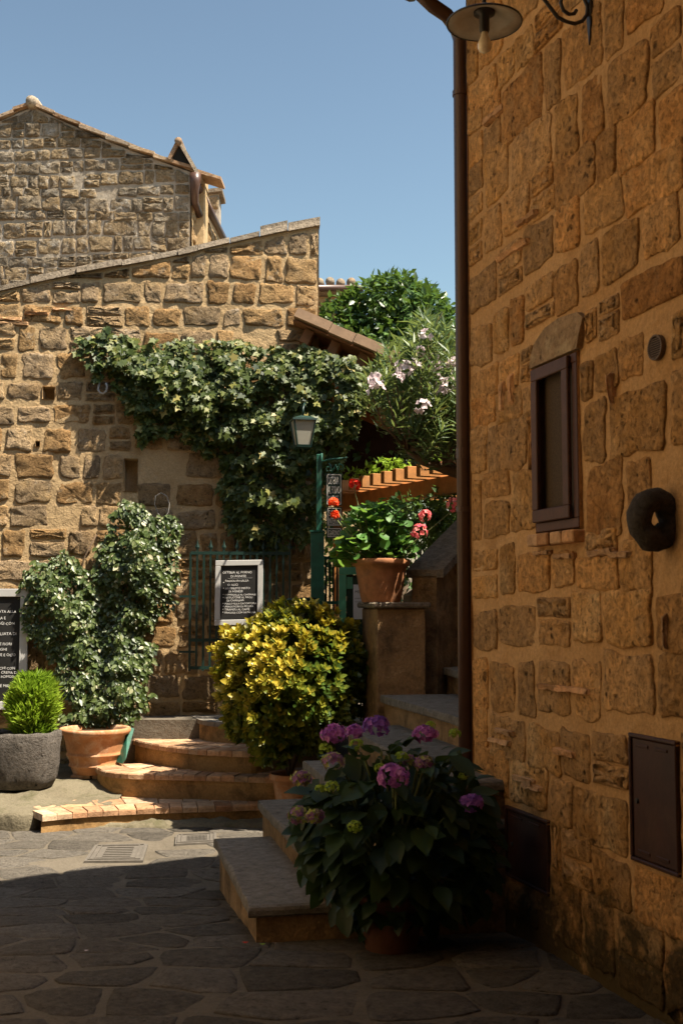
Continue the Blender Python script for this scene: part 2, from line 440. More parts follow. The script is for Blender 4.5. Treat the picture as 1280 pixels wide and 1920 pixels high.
# ------------------------------------------------------------------ masonry
def stone_piece(pl, quad, proud, r, jit=.10, rough=.006, back=.05, npt=7):
    """one hewn block: quad = (s0, s1, z0, z1) or four corner points; uneven outline, worn arrises, lumpy face"""
    if len(quad) == 4 and not isinstance(quad[0], tuple):
        s0, s1, z0, z1 = quad; quad = [(s0, z0), (s1, z0), (s1, z1), (s0, z1)]
    w = abs(quad[1][0] - quad[0][0]); h = abs(quad[3][1] - quad[0][1] + quad[2][1] - quad[1][1]) / 2
    m = min(w, h); j = jit * m
    mx = sum(p[0] for p in quad) / 4; mz = sum(p[1] for p in quad) / 4
    cn = [(x + math.copysign(r.uniform(0, j), mx - x), z + math.copysign(r.uniform(0, j), mz - z)) for (x, z) in quad]
    out = []; cr = min(.014, m * .07)
    for k in range(4):
        a, b = cn[k], cn[(k + 1) % 4]; L = math.hypot(b[0] - a[0], b[1] - a[1]) + 1e-6
        nx, nz = (b[1] - a[1]) / L, -(b[0] - a[0]) / L
        bow = r.uniform(-.3, .5) * j * .5
        for i in range(npt):
            f = cr / L + (1 - 2 * cr / L) * i / (npt - 1)
            d = bow * math.sin(math.pi * f) + r.uniform(-1, 1) * j * .22 + j * .55 * noise.noise(Vector((a[0] + (b[0] - a[0]) * f, a[1] + (b[1] - a[1]) * f, r.seed_off)) * 11)
            out.append((a[0] + (b[0] - a[0]) * f + nx * d, a[1] + (b[1] - a[1]) * f + nz * d))
    n = len(out)
    cx = sum(p[0] for p in out) / n; cz = sum(p[1] for p in out) / n
    tx, tz = r.uniform(-1, 1) * proud * .6, r.uniform(-1, 1) * proud * .6
    vs = []
    for inset, d, amp in ((-.002, -back, 0), (.0, proud * .30, .3), (.010, proud * .80, .7), (.032, proud, 1), (m * .26, proud * 1.08, 1)):
        for (x, z) in out:
            dx, dz = x - cx, z - cz; D = math.hypot(dx, dz) + 1e-6
            f = max(.12, 1 - inset / D)
            x2, z2 = cx + dx * f, cz + dz * f
            q = Vector((x2 * 9, z2 * 9, r.seed_off))
            dd = d + ((tx * (x2 - cx) / w + tz * (z2 - cz) / h) + rough * amp * (2.0 * noise.noise(q) + r.uniform(-.5, .5)) if d > 0 else 0)
            vs.append(pl.w(x2, z2, dd))
    vs.append(pl.w(cx, cz, proud * 1.1 + r.uniform(-rough, rough)))
    fs = []
    for q in range(4):
        for k in range(n):
            k2 = (k + 1) % n
            fs.append((q * n + k, q * n + k2, (q + 1) * n + k2, (q + 1) * n + k))
    for k in range(n): fs.append((4 * n + k, 4 * n + (k + 1) % n, 5 * n))
    return vs, fs
class Rnd(random.Random):
    seed_off = 3.3

def lay_courses(pl, parent, mat, s0, s1, z0, top, rowh, wid, joint, proud, holes, r, skip=.04, bottom=None, name='stone', course_tilt=0.0, jit=.10, rough=.006, gap=.035):
    """coursed rubble: every stone its own object. top(s) gives the upper edge"""
    z = z0; cnt = 0; row = 0
    zmax = max(top(s0 + (s1 - s0) * q / 40) for q in range(41))
    while z < zmax:
        h = r.uniform(*rowh)
        s = s0 - r.uniform(0, wid[0])
        while s < s1:
            w = r.uniform(*wid)
            a, b, c, d = s + joint * .5, s + w - joint * .5 * r.uniform(.6, 1.6), z + joint * .5, z + h - joint * .5 * r.uniform(.6, 1.8)
            s += w
            dz = course_tilt * math.sin(s * 1.7 + row)
            c += dz; d += dz
            if r.random() < skip: continue
            parts = [(a, b, c, d)]
            if r.random() < .14 and (d - c) > rowh[0] * .9:
                m = c + (d - c) * r.uniform(.4, .6); parts = [(a, b, c, m - joint * .3), (a, b, m + joint * .3, d)]
            for (a1, b1, c1, d1) in parts:
                a1 = max(a1, s0 + .004); b1 = min(b1, s1 - .004)
                for (h0, h1, v0, v1) in holes:
                    if a1 < h1 and b1 > h0 and c1 < v1 and d1 > v0:
                        opts = [(a1, h0 - .012, c1, d1), (h1 + .012, b1, c1, d1), (a1, b1, c1, v0 - .012), (a1, b1, v1 + .012, d1)]
                        opts = [o for o in opts if o[1] - o[0] > .06 and o[3] - o[2] > .05]
                        if not opts: a1 = b1 = 0; break
                        a1, b1, c1, d1 = max(opts, key=lambda o: (o[1] - o[0]) * (o[3] - o[2]))
                if b1 - a1 < .07 or d1 - c1 < .05: continue
                la, lb_ = min(d1, top(a1) - gap), min(d1, top(b1) - gap)
                if max(la, lb_) < c1 + .06: continue
                la, lb_ = max(la, c1 + .02), max(lb_, c1 + .02)
                r.seed_off = r.uniform(0, 90)
                v, f = stone_piece(pl, [(a1, c1), (b1, c1), (b1, lb_), (a1, la)], r.uniform(*proud), r, jit, rough)
                mesh_obj(name, v, f, mat, parent, True); cnt += 1
        z += h; row += 1
    return cnt

def mortar_sheet(pl, mb, s0, s1, z0, top, step, amp, holes, seed=0, depth=.16):
    ss = set(np.arange(s0, s1, step).tolist() + [s1]); 
    zmax = max(top(s0 + (s1 - s0) * q / 40) for q in range(41)) + step
    zs = set(np.arange(z0, zmax + step, step).tolist())
    for (h0, h1, v0, v1) in holes: ss |= {h0, h1}; zs |= {v0, v1}
    ss = sorted(x for x in ss if s0 <= x <= s1); zs = sorted(zs)
    b = len(mb.v); nz = len(zs)
    for s in ss:
        tp = top(s)
        for z in zs:
            zz = min(z, tp)
            q = Vector((s * 3.1 + seed, zz * 3.1, seed))
            d = amp * (noise.noise(q) + .6 * noise.noise(q * 3.3) + .35 * noise.noise(q * 8))
            mb.v.append(pl.w(s, zz, d - amp * .6))
    for i in range(len(ss) - 1):
        for k in range(nz - 1):
            if zs[k] >= min(top(ss[i]), top(ss[i + 1])) - 1e-6 and zs[k] >= max(top(ss[i]), top(ss[i + 1])) - 1e-6: continue
            cs, cz = (ss[i] + ss[i + 1]) / 2, (zs[k] + zs[k + 1]) / 2
            if any(h0 < cs < h1 and v0 < cz < v1 for (h0, h1, v0, v1) in holes): continue
            mb.f.append((b + i * nz + k, b + (i + 1) * nz + k, b + (i + 1) * nz + k + 1, b + i * nz + k + 1))
    for (h0, h1, v0, v1) in holes:
        if depth:
            o = [pl.w(h0, v0, .01), pl.w(h1, v0, .01), pl.w(h1, v1, .01), pl.w(h0, v1, .01)]
            i_ = [pl.w(h0 + .01, v0 + .01, -depth), pl.w(h1 - .01, v0 + .01, -depth), pl.w(h1 - .01, v1 - .01, -depth), pl.w(h0 + .01, v1 - .01, -depth)]
            mb.add(o + i_, [(0, 1, 5, 4), (1, 2, 6, 5), (2, 3, 7, 6), (3, 0, 4, 7), (4, 5, 6, 7)])
    return mb

# ------------------------------------------------------------------ street
ga_ = atZ(219, 1601, -.115); gb_ = atZ(367, 1574, -.115)
GRATES = [(ga_.x, ga_.y, .30, .34), (gb_.x, gb_.y, .26, .26)]
def make_street():
    xs = sorted(set([-40, -25, -15, -9, -6, -4.5] + np.arange(-3.6, 2.41, .1).tolist() + [3, 5, 9, 15, 25, 40]))
    ys = sorted(set([-40, -20, -8, -2, 1.5] + np.arange(3.0, 10.01, .1).tolist() + [12, 16, 22, 30, 45, 80]))
    vs = [Vector((x, y, ground(x, y) + .004 * noise.noise(Vector((x * 5, y * 5, 0))) + .003 * noise.noise(Vector((x * 4.7, y * 4.7, 9)) * 3.1) - .001)) for x in xs for y in ys]
    ny = len(ys)
    fs = [(i * ny + k, (i + 1) * ny + k, (i + 1) * ny + k + 1, i * ny + k + 1) for i in range(len(xs) - 1) for k in range(ny - 1)]
    st = mesh_obj('street', vs, fs, M['joint'], None, True)
    tag(st, kind='structure')
    # irregular flagstones: Voronoi cells of jittered seeds, elongated across the lane
    r = Rnd(3)
    seeds = []
    y = 3.7
    while y < 9.75:
        dy = .27 + .05 * r.random()
        x = -3.3 + r.random() * .3
        while x < 1.9:
            seeds.append((x + r.uniform(-.1, .1), y + r.uniform(-.085, .085)))
            x += r.uniform(.30, .50)
        y += dy
    SX = .72
    n = 0
    for i, (sx, sy) in enumerate(seeds):
        poly = [(sx - .5, sy - .5), (sx + .5, sy - .5), (sx + .5, sy + .5), (sx - .5, sy + .5)]
        for k, (tx, ty) in enumerate(seeds):
            if k == i or abs(tx - sx) > 1.1 or abs(ty - sy) > 1.0: continue
            ax, ay = (tx - sx) * SX * SX, (ty - sy)
            c = ax * (sx + tx) / 2 + ay * (sy + ty) / 2
            new = []
            for q in range(len(poly)):
                p0, p1 = poly[q], poly[(q + 1) % len(poly)]
                d0, d1 = ax * p0[0] + ay * p0[1] - c, ax * p1[0] + ay * p1[1] - c
                if d0 <= 0: new.append(p0)
                if (d0 < 0) != (d1 < 0) and abs(d0 - d1) > 1e-9:
                    f = d0 / (d0 - d1); new.append((p0[0] + (p1[0] - p0[0]) * f, p0[1] + (p1[1] - p0[1]) * f))
            poly = new
            if len(poly) < 3: break
        if len(poly) < 3: continue
        cx = sum(p[0] for p in poly) / len(poly); cy = sum(p[1] for p in poly) / len(poly)
        # inside the near house, under the stairs or behind the kerb: not in sight
        q = Vector((cx, cy, 0)) - RW.o
        if q.dot(RW.n) < -.12 and q.dot(RW.e) > -.3: continue
        if cy > 9.42 + .02 * cx: continue
        if any(abs(cx - gx) < gw and abs(cy - gy) < gh for (gx, gy, gw, gh) in GRATES): continue
        gap = r.uniform(.002, .009) if cy > 5.6 else r.uniform(.004, .017)
        out = []
        for q in range(len(poly)):
            p0, p1 = poly[q], poly[(q + 1) % len(poly)]
            L = math.hypot(p1[0] - p0[0], p1[1] - p0[1])
            if L < .02: continue
            m = max(1, int(L / .11))
            for t in range(m):
                f = (t + .5 * (m == 1) + (.12 if m > 1 else 0)) / m
                out.append((p0[0] + (p1[0] - p0[0]) * f + r.uniform(-.010, .010), p0[1] + (p1[1] - p0[1]) * f + r.uniform(-.010, .010)))
        if len(out) < 4: continue
        tilt = (r.uniform(-.02, .02), r.uniform(-.02, .02)); lift = r.uniform(.001, .008)
        vs = []
        k = len(out)
        for inset, dz in ((gap, -.03), (gap + .004, lift * .4), (gap + .022, lift)):
            for (x, y_) in out:
                d = math.hypot(x - cx, y_ - cy); f = max(.2, 1 - inset / max(d, .02))
                X, Y = cx + (x - cx) * f, cy + (y_ - cy) * f
                vs.append((X, Y, ground(X, Y) + dz + (tilt[0] * (X - cx) + tilt[1] * (Y - cy) if dz > 0 else 0) + r.uniform(-.002, .002)))
        vs.append((cx, cy, ground(cx, cy) + lift + .003))
        fs = []
        for q in range(2):
            for t in range(k):
                fs.append((q * k + t, q * k + (t + 1) % k, (q + 1) * k + (t + 1) % k, (q + 1) * k + t))
        for t in range(k): fs.append((2 * k + t, 2 * k + (t + 1) % k, 3 * k))
        mesh_obj('paving_stone', vs, fs, M['paving'], st, True); n += 1
    return st
STREET = make_street()

# drain gratings let into the street
def grating(px_corners, nslot, along_x, label, frame=True):
    c = [atZ(*p, -.115) for p in px_corners]          # near-left, near-right, far-right, far-left
    for q in c: q.z = ground(q.x, q.y) + .016
    ctr = sum(c, Vector()) / 4
    th = thing('drain_grating', (ctr.x, ctr.y, ctr.z - .02), label, 'drain', 'drain gratings in the lane')
    def bl(u, v, dz=0): 
        p = c[0] * (1 - u) * (1 - v) + c[1] * u * (1 - v) + c[2] * u * v + c[3] * (1 - u) * v
        return p + Vector((0, 0, dz))
    def slab(mb, u0, u1, v0, v1, z0, z1):
        mb.add([bl(u0, v0, z0), bl(u1, v0, z0), bl(u1, v1, z0), bl(u0, v1, z0), bl(u0, v0, z1), bl(u1, v0, z1), bl(u1, v1, z1), bl(u0, v1, z1)],
               [(3, 2, 1, 0), (4, 5, 6, 7), (0, 1, 5, 4), (1, 2, 6, 5), (2, 3, 7, 6), (3, 0, 4, 7)])
    u0, u1, v0, v1 = (.26, .76, .20, .84) if frame else (.05, .95, .12, .88)
    fr = MB()
    for (a, b, d, e) in ((0, 1, 0, v0), (0, 1, v1, 1), (0, u0, v0, v1), (u1, 1, v0, v1)): slab(fr, a, b, d, e, -.05, 0)
    if frame:
        for (a, b, d, e) in ((.05, .95, .05, .075), (.05, .95, .93, .955), (.05, .07, .075, .93), (.93, .95, .075, .93), (.14, .86, .11, .13), (.14, .86, .89, .91), (.14, .16, .13, .89), (.84, .86, .13, .89)):
            slab(fr, a, b, d, e, 0, .008)
    fr.build('frame', M['grate'], th)
    pit = MB(); slab(pit, u0, u1, v0, v1, -.049, -.045); pit.build('pit', M['dark_hole'], th)
    for k in range(nslot):
        mb = MB()
        if along_x:
            w = (v1 - v0) / nslot; slab(mb, u0, u1, v0 + w * (k + .05), v0 + w * (k + .50), -.04, -.003)
        else:
            w = (u1 - u0) / nslot; slab(mb, u0 + w * (k + .1), u0 + w * (k + .55), v0, v1, -.04, -.003)
        mb.build('bar', M['grate'], th)
    if not frame:
        mb = MB(); slab(mb, u0, u1, .47, .53, -.03, .001); mb.build('cross_bar', M['grate'], th)
    return th
grating([(158, 1618), (268, 1616), (278, 1585), (178, 1588)], 6, True, 'square iron drain grating with stepped frame in the sunlit lane')
grating([(328, 1585), (406, 1581), (406, 1564), (330, 1568)], 15, False, 'long narrow slotted drain grating nearest the brick steps')

# ------------------------------------------------------------------ raised pavement at the foot of the restaurant wall
def make_pavement():
    mb = MB()
    xs = np.arange(-4.6, -1.79, .06).tolist()
    prof = [(-.16, 0), (-.08, .0), (-.01, .008), (.014, .015), (.02, .06), (.024, .25), (.04, .45), (.085, .62), (.10, .9), (.12, 1.4), (.14, 2.2)]
    b = 0
    for x in xs:
        yf = 9.24 + .34 * smooth(-2.42, -2.2, x) + .05 * noise.noise(Vector((x * 3, 0, 0))) + .02 * noise.noise(Vector((x * 9, 5, 0)))
        for (z, d) in prof:
            q = Vector((x * 6, (yf + d) * 6, z * 8))
            mb.v.append(Vector((x, yf + d + .03 * noise.noise(q), z + (.018 * noise.noise(q * 1.7) if z > -.1 else 0))))
    k = len(prof)
    for i in range(len(xs) - 1):
        for j in range(k - 1):
            mb.f.append((i * k + j, (i + 1) * k + j, (i + 1) * k + j + 1, i * k + j + 1))
    o = mb.build('pavement', M['kerb'], None, True); tag(o, kind='structure')
    # rubble mortar bed under the first brick step
    mb = MB(); xs = np.arange(-2.36, .25, .045).tolist()
    prof = [(-.2, -.10), (-.115, -.085), (-.085, -.05), (-.078, .0), (-.078, .1)]
    for i, x in enumerate(xs):
        yf = 9.46 + .01 * x
        for (z, d) in prof:
            q = Vector((x * 9, d * 20, 2.0))
            mb.v.append(Vector((x, yf + d + .035 * noise.noise(q), z + (.028 * noise.noise(q * 1.3) if -.15 < z else 0))))
    k = len(prof)
    for i in range(len(xs) - 1):
        for j in range(k - 1):
            mb.f.append((i * k + j, (i + 1) * k + j, (i + 1) * k + j + 1, i * k + j + 1))
    o = mb.build('step_bedding', M['kerb'], None, True); tag(o, kind='structure')
make_pavement()

# courtyard floor behind the steps
mb = MB(); mb.prism([(-2.0, 10.9), (-.1, 11.0), (.45, 10.2), (5, 10.4), (5, 18), (-.15, 18), (-.15, 11.55), (-2.0, 11.35)], -.3, .575)
tag(mb.build('courtyard_floor', M['joint'], None), kind='structure')

# ------------------------------------------------------------------ curved brick steps up to the gate
def resample(pts, step):
    pts = [Vector(p) for p in pts]; out = [pts[0]]; acc = 0
    for a, b in zip(pts, pts[1:]):
        L = (b - a).length; d = 0
        while acc + (L - d) >= step:
            d += step - acc; acc = 0; out.append(a + (b - a) * (d / L))
        acc += L - d
    return out
STEPS = thing('curved_steps', (-1.0, 10.2, 0.0), 'flight of low curved brick steps rising to the green gate', 'steps')
def curved_step(pxs, h, zbot, right, back, rows, brick=True, tip=None):
    nose = [atZ(x, y, h) for (x, y) in pxs] + [Vector((x, y, h)) for (x, y) in right]
    # smooth nosing
    dense = resample(nose, .02)
    for _ in range(40):
        dense = [dense[0]] + [(dense[i - 1] + dense[i] * 2 + dense[i + 1]) / 4 for i in range(1, len(dense) - 1)] + [dense[-1]]
    def nrm(i):
        d = (dense[min(i + 1, len(dense) - 1)] - dense[max(i - 1, 0)]).normalized()
        return Vector((-d.y, d.x, 0))           # inwards (away from the camera)
    inner = [dense[i] + nrm(i) * .022 for i in range(len(dense))]
    poly = [(p.x, p.y) for p in inner[::3]] + back
    body = MB(); body.prism(poly, zbot, h - .042)
    st = body.build('step', M['riser'], STEPS)
    if not brick:
        top = MB(); top.prism([(p.x, p.y) for p in dense[::3]] + back, h - .04, h)
        top.build('tread_slab', M['step_stone'], st)
        return
    # tread bricks: header course along the nosing, then further rows behind
    r = Rnd(int(h * 1000) + 5)
    d0 = 0.0
    for row in range(rows):
        d1 = d0 + (.245 if row == 0 else .26)
        i = 0 if row == 0 else r.randint(0, 3)
        while i < len(dense) - 3:
            n_ = int(r.uniform(5.3, 7.4)) if row == 0 else int(r.uniform(9, 13))
            j = min(i + n_, len(dense) - 1)
            g = .002
            pa, pb = dense[i], dense[j]; na, nb = nrm(i), nrm(j)
            t = (pb - pa).normalized() * g
            lift = r.uniform(-.003, .004)
            q = [pa + na * (d0 + g) + t, pb + nb * (d0 + g) - t, pb + nb * (d1 - g) - t, pa + na * (d1 - g) + t]
            if (q[1] - q[0]).length > .03 and q[2].y < 11.34 and q[3].y < 11.3:
                vs = []
                for z, sh in ((h - .046, 0), (h - .010, 0), (h + lift, .008)):
                    c = sum(q, Vector()) / 4
                    for p in q:
                        d = (c - p); d.z = 0
                        vs.append(Vector((p.x, p.y, z)) + d.normalized() * sh + Vector((r.uniform(-.002, .002), r.uniform(-.002, .002), 0)))
                mesh_obj('brick', vs, [(0, 1, 5, 4), (1, 2, 6, 5), (2, 3, 7, 6), (3, 0, 4, 7), (4, 5, 9, 8), (5, 6, 10, 9), (6, 7, 11, 10), (7, 4, 8, 11), (8, 9, 10, 11)], M['step_brick'], st)
            i = j
        d0 = d1
curved_step([(80, 1529), (150, 1522), (250, 1516), (350, 1513), (450, 1510), (500, 1508)], .02, -.25, [(.1, 9.48), (.3, 9.50)], [(.3, 11.3), (-2.45, 11.25)], 4)
curved_step([(176, 1434), (184, 1443), (205, 1448), (250, 1451), (300, 1452), (350, 1453), (430, 1455), (528, 1459)], .22, -.02, [(-.40, 9.75), (-.25, 10.3)], [(-.2, 11.3), (-2.05, 11.28)], 4)
curved_step([(246, 1385), (261, 1390), (292, 1396), (327, 1401), (378, 1406), (420, 1408), (480, 1411)], .40, .18, [(-.35, 10.35), (-.2, 10.8)], [(-.15, 11.35), (-1.9, 11.29)], 3)
curved_step([(359, 1342), (371, 1349), (395, 1354), (420, 1355), (470, 1357)], .582, .38, [(-.2, 10.9), (-.1, 11.1)], [(-.1, 11.45), (-1.32, 11.33)], 1, brick=False)

# ------------------------------------------------------------------ restaurant house (frontal, left)
H1 = thing('stone_house', LW.w(-.6, -.1, -.2), 'sunlit tuff house with sloping roof edge and ivy on its wall', 'house')
sE, zE = LW.sz(598, 422)
s0_, z0_ = LW.sz(0, 545)
def rake(s): 
    f = (s - s0_) / (sE - s0_)
    return z0_ + (zE - z0_) * f + .012 * math.sin(f * 9)
SL = s0_ - 2.2
def hole_px(pl, x0, y0, x1, y1):
    a = pl.sz(x0, y1); b = pl.sz(x1, y0); return (a[0], b[0], a[1], b[1])
holes1 = [hole_px(LW, 80, 725, 104, 748), hole_px(LW, 232, 860, 259, 921), hole_px(LW, 67, 827, 76, 837)]
mb = MB()
mortar_sheet(LW, mb, SL, sE, -.2, rake, .065, .006, holes1, 1.0, .15)
# body: thick end wall and side running back
B0, B1 = LW.w(SL, 0, -.17), LW.w(sE, 0, -.17)
back = Vector((-.07, 1, 0))
for (sa, sb) in ((SL, sE),):
    pts = [LW.w(sa, -.3, -.17), LW.w(sb, -.3, -.17), LW.w(sb, rake(sb) - .01, -.17), LW.w(sa, rake(sa) - .01, -.17)]
    mb.ext(pts, back * 4.2)
a, b = LW.w(sE, -.3, .006), LW.w(sE, rake(sE) - .02, .006)
mb.add([a, b, b + LW.n * -.2, a + LW.n * -.2], [(0, 1, 2, 3)])
mb.build('wall', M['mortar_left'], H1, False)
n1 = lay_courses(LW, H1, M['tuff_left'], SL + 1.2, sE, .0, rake, (.20, .29), (.17, .42), .012, (.005, .012), holes1, Rnd(21), .02, course_tilt=.016, jit=.15, rough=.009)
# coping slabs along the sloping roof edge
r = Rnd(4); s = SL
while s < sE - .02:
    w = min(r.uniform(.18, .46), sE + .012 - s)
    za, zb = rake(s), rake(s + w); th = r.uniform(.035, .06)
    mb = MB(); lift = r.uniform(-.004, .012); pr = r.uniform(.025, .06)
    pts = [LW.w(s + .004, za - .012 + lift, pr), LW.w(s + w - .004, zb - .012 + lift, pr), LW.w(s + w - .004, zb + th + lift, pr - .01), LW.w(s + .004, za + th + lift, pr - .01)]
    mb.ext(pts, back * .42 + Vector((0, 0, -.0)))
    mb.build('coping_slab', M['coping'], H1)
    if s > sE - .75:
        mb = MB(); pts = [p + Vector((0, .02, th + .008)) for p in pts]; mb.ext([pts[0], pts[1], pts[1] + Vector((0, 0, .045)), pts[0] + Vector((0, 0, .045))], back * .4); mb.build('coping_slab', M['coping'], H1)
    s += w
mb = MB()
pts = [LW.w(SL, rake(SL) + .01, -.3), LW.w(sE, rake(sE) + .01, -.3)]
mb.ext([pts[0], pts[1], pts[1] + Vector((0, 0, .03)), pts[0] + Vector((0, 0, .03))], back * 4.0)
mb.build('roof', M['rooftile'], H1)
# brick slivers showing high on the left of the wall
for (x, y, w) in ((12, 597, 60), (70, 588, 48), (20, 606, 70), (118, 580, 40)):
    a = LW.sz(x - w / 2, y); b = LW.sz(x + w / 2, y)
    v, f = stone_piece(LW, (a[0], b[0], a[1] - .02, a[1] + .02), .02, r, .2); mesh_obj('brick', v, f, M['brick'], H1)
# iron hook under the ivy and a wire loop above the jasmine
mb = MB()
mb.tube([LW.at(x, y, d) for (x, y, d) in ((187, 696, .02), (187, 705, .06), (186, 720, .08), (184, 731, .09), (188, 737, .10), (195, 738, .11), (200, 733, .12), (201, 725, .12), (199, 718, .12))], .011, 8)
mb.build('wall_hook', M['grey_iron'], H1, True)
mb = MB()
mb.tube([LW.at(x, y, .10) for (x, y) in ((306, 975), (296, 962), (290, 945), (292, 930), (302, 924), (313, 930), (318, 945), (316, 960), (306, 976), (300, 990))], .0045, 5)
mb.build('wire_loop', M['grey_iron'], H1, True)

# ------------------------------------------------------------------ tall gabled house behind
H2 = thing('stone_house', BW.w(-2, 0, -1), 'tall grey rubble gable house rising behind the ivy house', 'house')
ridge = BW.sz(62, 200); eave = BW.sz(357, 322)
sl_ = (ridge[1] - eave[1]) / (eave[0] - ridge[0])
def gable(s):
    return ridge[1] - sl_ * abs(s - ridge[0]) * (1 if s > ridge[0] else 1.0) - .05 * math.sin(max(0, min(1, (s - ridge[0]) / (eave[0] - ridge[0]))) * math.pi)
S2L = ridge[0] - 2.6
zlo = BW.sz(0, 560)[1]
mb = MB()
mortar_sheet(BW, mb, S2L, eave[0], zlo - 1, gable, .09, .009, [], 4.0)
side = BS.e * 7
ctr = [BW.w(S2L, -.2, -.06), BW.w(eave[0], -.2, -.06), BW.w(eave[0], gable(eave[0]), -.06), BW.w(ridge[0], ridge[1], -.06), BW.w(S2L, gable(S2L), -.06)]
mb.ext(ctr, side)
mb.build('wall', M['mortar_back'], H2)
lay_courses(BW, H2, M['tuff_back'], ridge[0] - 1.0, eave[0], zlo + .1, gable, (.13, .25), (.12, .38), .004, (.004, .020), [], Rnd(8), .01, course_tilt=.03, jit=.12, rough=.011)
mb = MB(); mortar_sheet(BS, mb, .02, 6, zlo - 1, lambda s: eave[1] - .05, .12, .015, [], 9.0); mb.build('side_wall', M['mortar_left'], H2)
lay_courses(BS, H2, M['tuff_left'], .05, 4.5, zlo, lambda s: eave[1] - .12, (.2, .34), (.22, .5), .05, (.01, .03), [], Rnd(18), .05)
# roof tiles along the verge
r = Rnd(9)
roof = MB()
for sgn, se in ((1, eave[0] + .10), (-1, S2L)):
    a, b = ridge[0], se
    p0, p1 = BW.w(a, ridge[1] + .02, .0), BW.w(b, ridge[1] - sl_ * abs(b - a) + .02, .0)
    roof.ext([p0, p1, p1 + Vector((0, 0, .04)), p0 + Vector((0, 0, .04))], side * .98)
roof = roof.build('roof', M['rooftile'], H2)
for sgn, lim in ((1, eave[0] + .08), (-1, ridge[0] - 1.6)):
    s = ridge[0]
    while (s < lim if sgn > 0 else s > lim):
        w = r.uniform(.26, .42) * sgn
        za, zb = gable(s) + r.uniform(.0, .02), gable(s + w) + r.uniform(.03, .055)
        mb = MB()
        n = BW.w(0, 0, 1) - BW.w(0, 0, 0)
        mb.ext([BW.w(s, za, .07), BW.w(s + w, zb - .0, .07), BW.w(s + w, zb + .045, .07), BW.w(s, za + .05, .07)], BW.n * -.4)
        mb.build('verge_tile', M['rooftile'], roof); s += w * .96
mb = MB()
pk = BW.w(ridge[0], ridge[1] + .05, 0)
mb.tube([pk + BW.n * .12, pk + BW.n * .02, pk - BW.n * .5, pk - BW.n * 2], [.07, .10, .10, .10], 10); mb.build('ridge_tile', M['rooftile'], roof, True)
# receding eaves gutter with its hopper on the corner
g0 = BW.w(eave[0] + .10, BW.sz(362, 345)[1] + .02, .10)
g1 = Vector((-2.06 + .14, 19.8, 0)); g1.z = g0.z
mb = MB(); mb.tube([g0 + Vector((.0, .1, -.04)), g1], .06, 10); mb.build('gutter', M['brown_metal'], H2, True)
mb = MB(); mb.tube([g0 + Vector((-.01, 0, .09)), g0 + Vector((-.01, 0, -.03)), g0 + Vector((-.02, .02, -.16)), g0 + Vector((-.02, .08, -.30)), g0 + Vector((.02, .3, -.42))], [.085, .08, .06, .05, .05], 10); mb.build('downpipe', M['brown_metal'], H2, True)
# little tile-hooded chimney at the end of the verge
cb = BW.w(BW.sz(341, 300)[0], BW.sz(341, 312)[1], -.35)
ch = MB(); ch.obox(cb + Vector((.05, .1, -.55)), (.24, 0, 0), (0, .26, 0), (0, 0, .55)); ch = ch.build('chimney', M['mortar_left'], H2)
apex = BW.w(BW.sz(337, 274)[0], BW.sz(337, 274)[1], .10)
la = BW.w(BW.sz(322, 304)[0], BW.sz(322, 304)[1], .10); ra = BW.w(BW.sz(374, 338)[0], BW.sz(374, 338)[1], .10)
for (q, nm) in ((la, 'hood_tile'), (ra, 'hood_tile')):
    d = (q - apex).normalized(); nn = Vector((d.z, 0, -d.x)); nn = nn if nn.z > 0 else -nn
    mb = MB(); mb.ext([apex, q, q + nn * .05, apex + nn * .05], (.03, .8, 0)); mb.build(nm, M['rooftile'], ch)
mb = MB(); mb.tube([apex + Vector((0, -.03, .03)), apex + Vector((.03, .85, .03))], .055, 10); mb.build('cap_tile', M['rooftile'], ch, True)
mb = MB(); mb.ext([apex + Vector((0, .04, -.03)), la + Vector((.02, .04, 0)), la + Vector((.30, .04, -.06)), ], (0, .03, 0)); mb.build('flue_shade', M['dark_hole'], ch)  # dark plate painting the shade under the hood

# roofline stub of the next house, right of the gable
WB = Plane((-2.9, 21.0), (1, .0), (0, -1))
H3 = thing('stone_house', (-2.6, 21.4, 0), 'narrow stretch of tuff wall with sloping slab beyond the gutter', 'house')
a = WB.sz(365, 470); b = WB.sz(411, 362)
topf = lambda s: WB.sz(411, 362)[1] - .13 * (b[0] - s)
mb = MB(); mortar_sheet(WB, mb, a[0] - .4, b[0], a[1] - 1.5, topf, .1, .02, [], 6.0)
mb.ext([WB.w(a[0] - .4, -.2, -.05), WB.w(b[0] - .02, -.2, -.05), WB.w(b[0] - .02, topf(b[0]) - .02, -.05), WB.w(a[0] - .4, topf(a[0] - .4) - .02, -.05)], (0, .5, 0))
mb.build('wall', M['mortar_back'], H3)
lay_courses(WB, H3, M['tuff_back'], a[0] - .4, b[0], a[1] - 1.2, topf, (.2, .34), (.2, .36), .05, (.02, .05), [], Rnd(31), .02)
mb = MB(); mb.ext([WB.w(a[0] - .4, topf(a[0] - .4), .1), WB.w(b[0] + .06, topf(b[0] + .06), .1), WB.w(b[0] + .06, topf(b[0] + .06) + .07, .1), WB.w(a[0] - .4, topf(a[0] - .4) + .07, .1)], (0, .7, 0)); mb.build('roof_slab', M['coping'], H3)

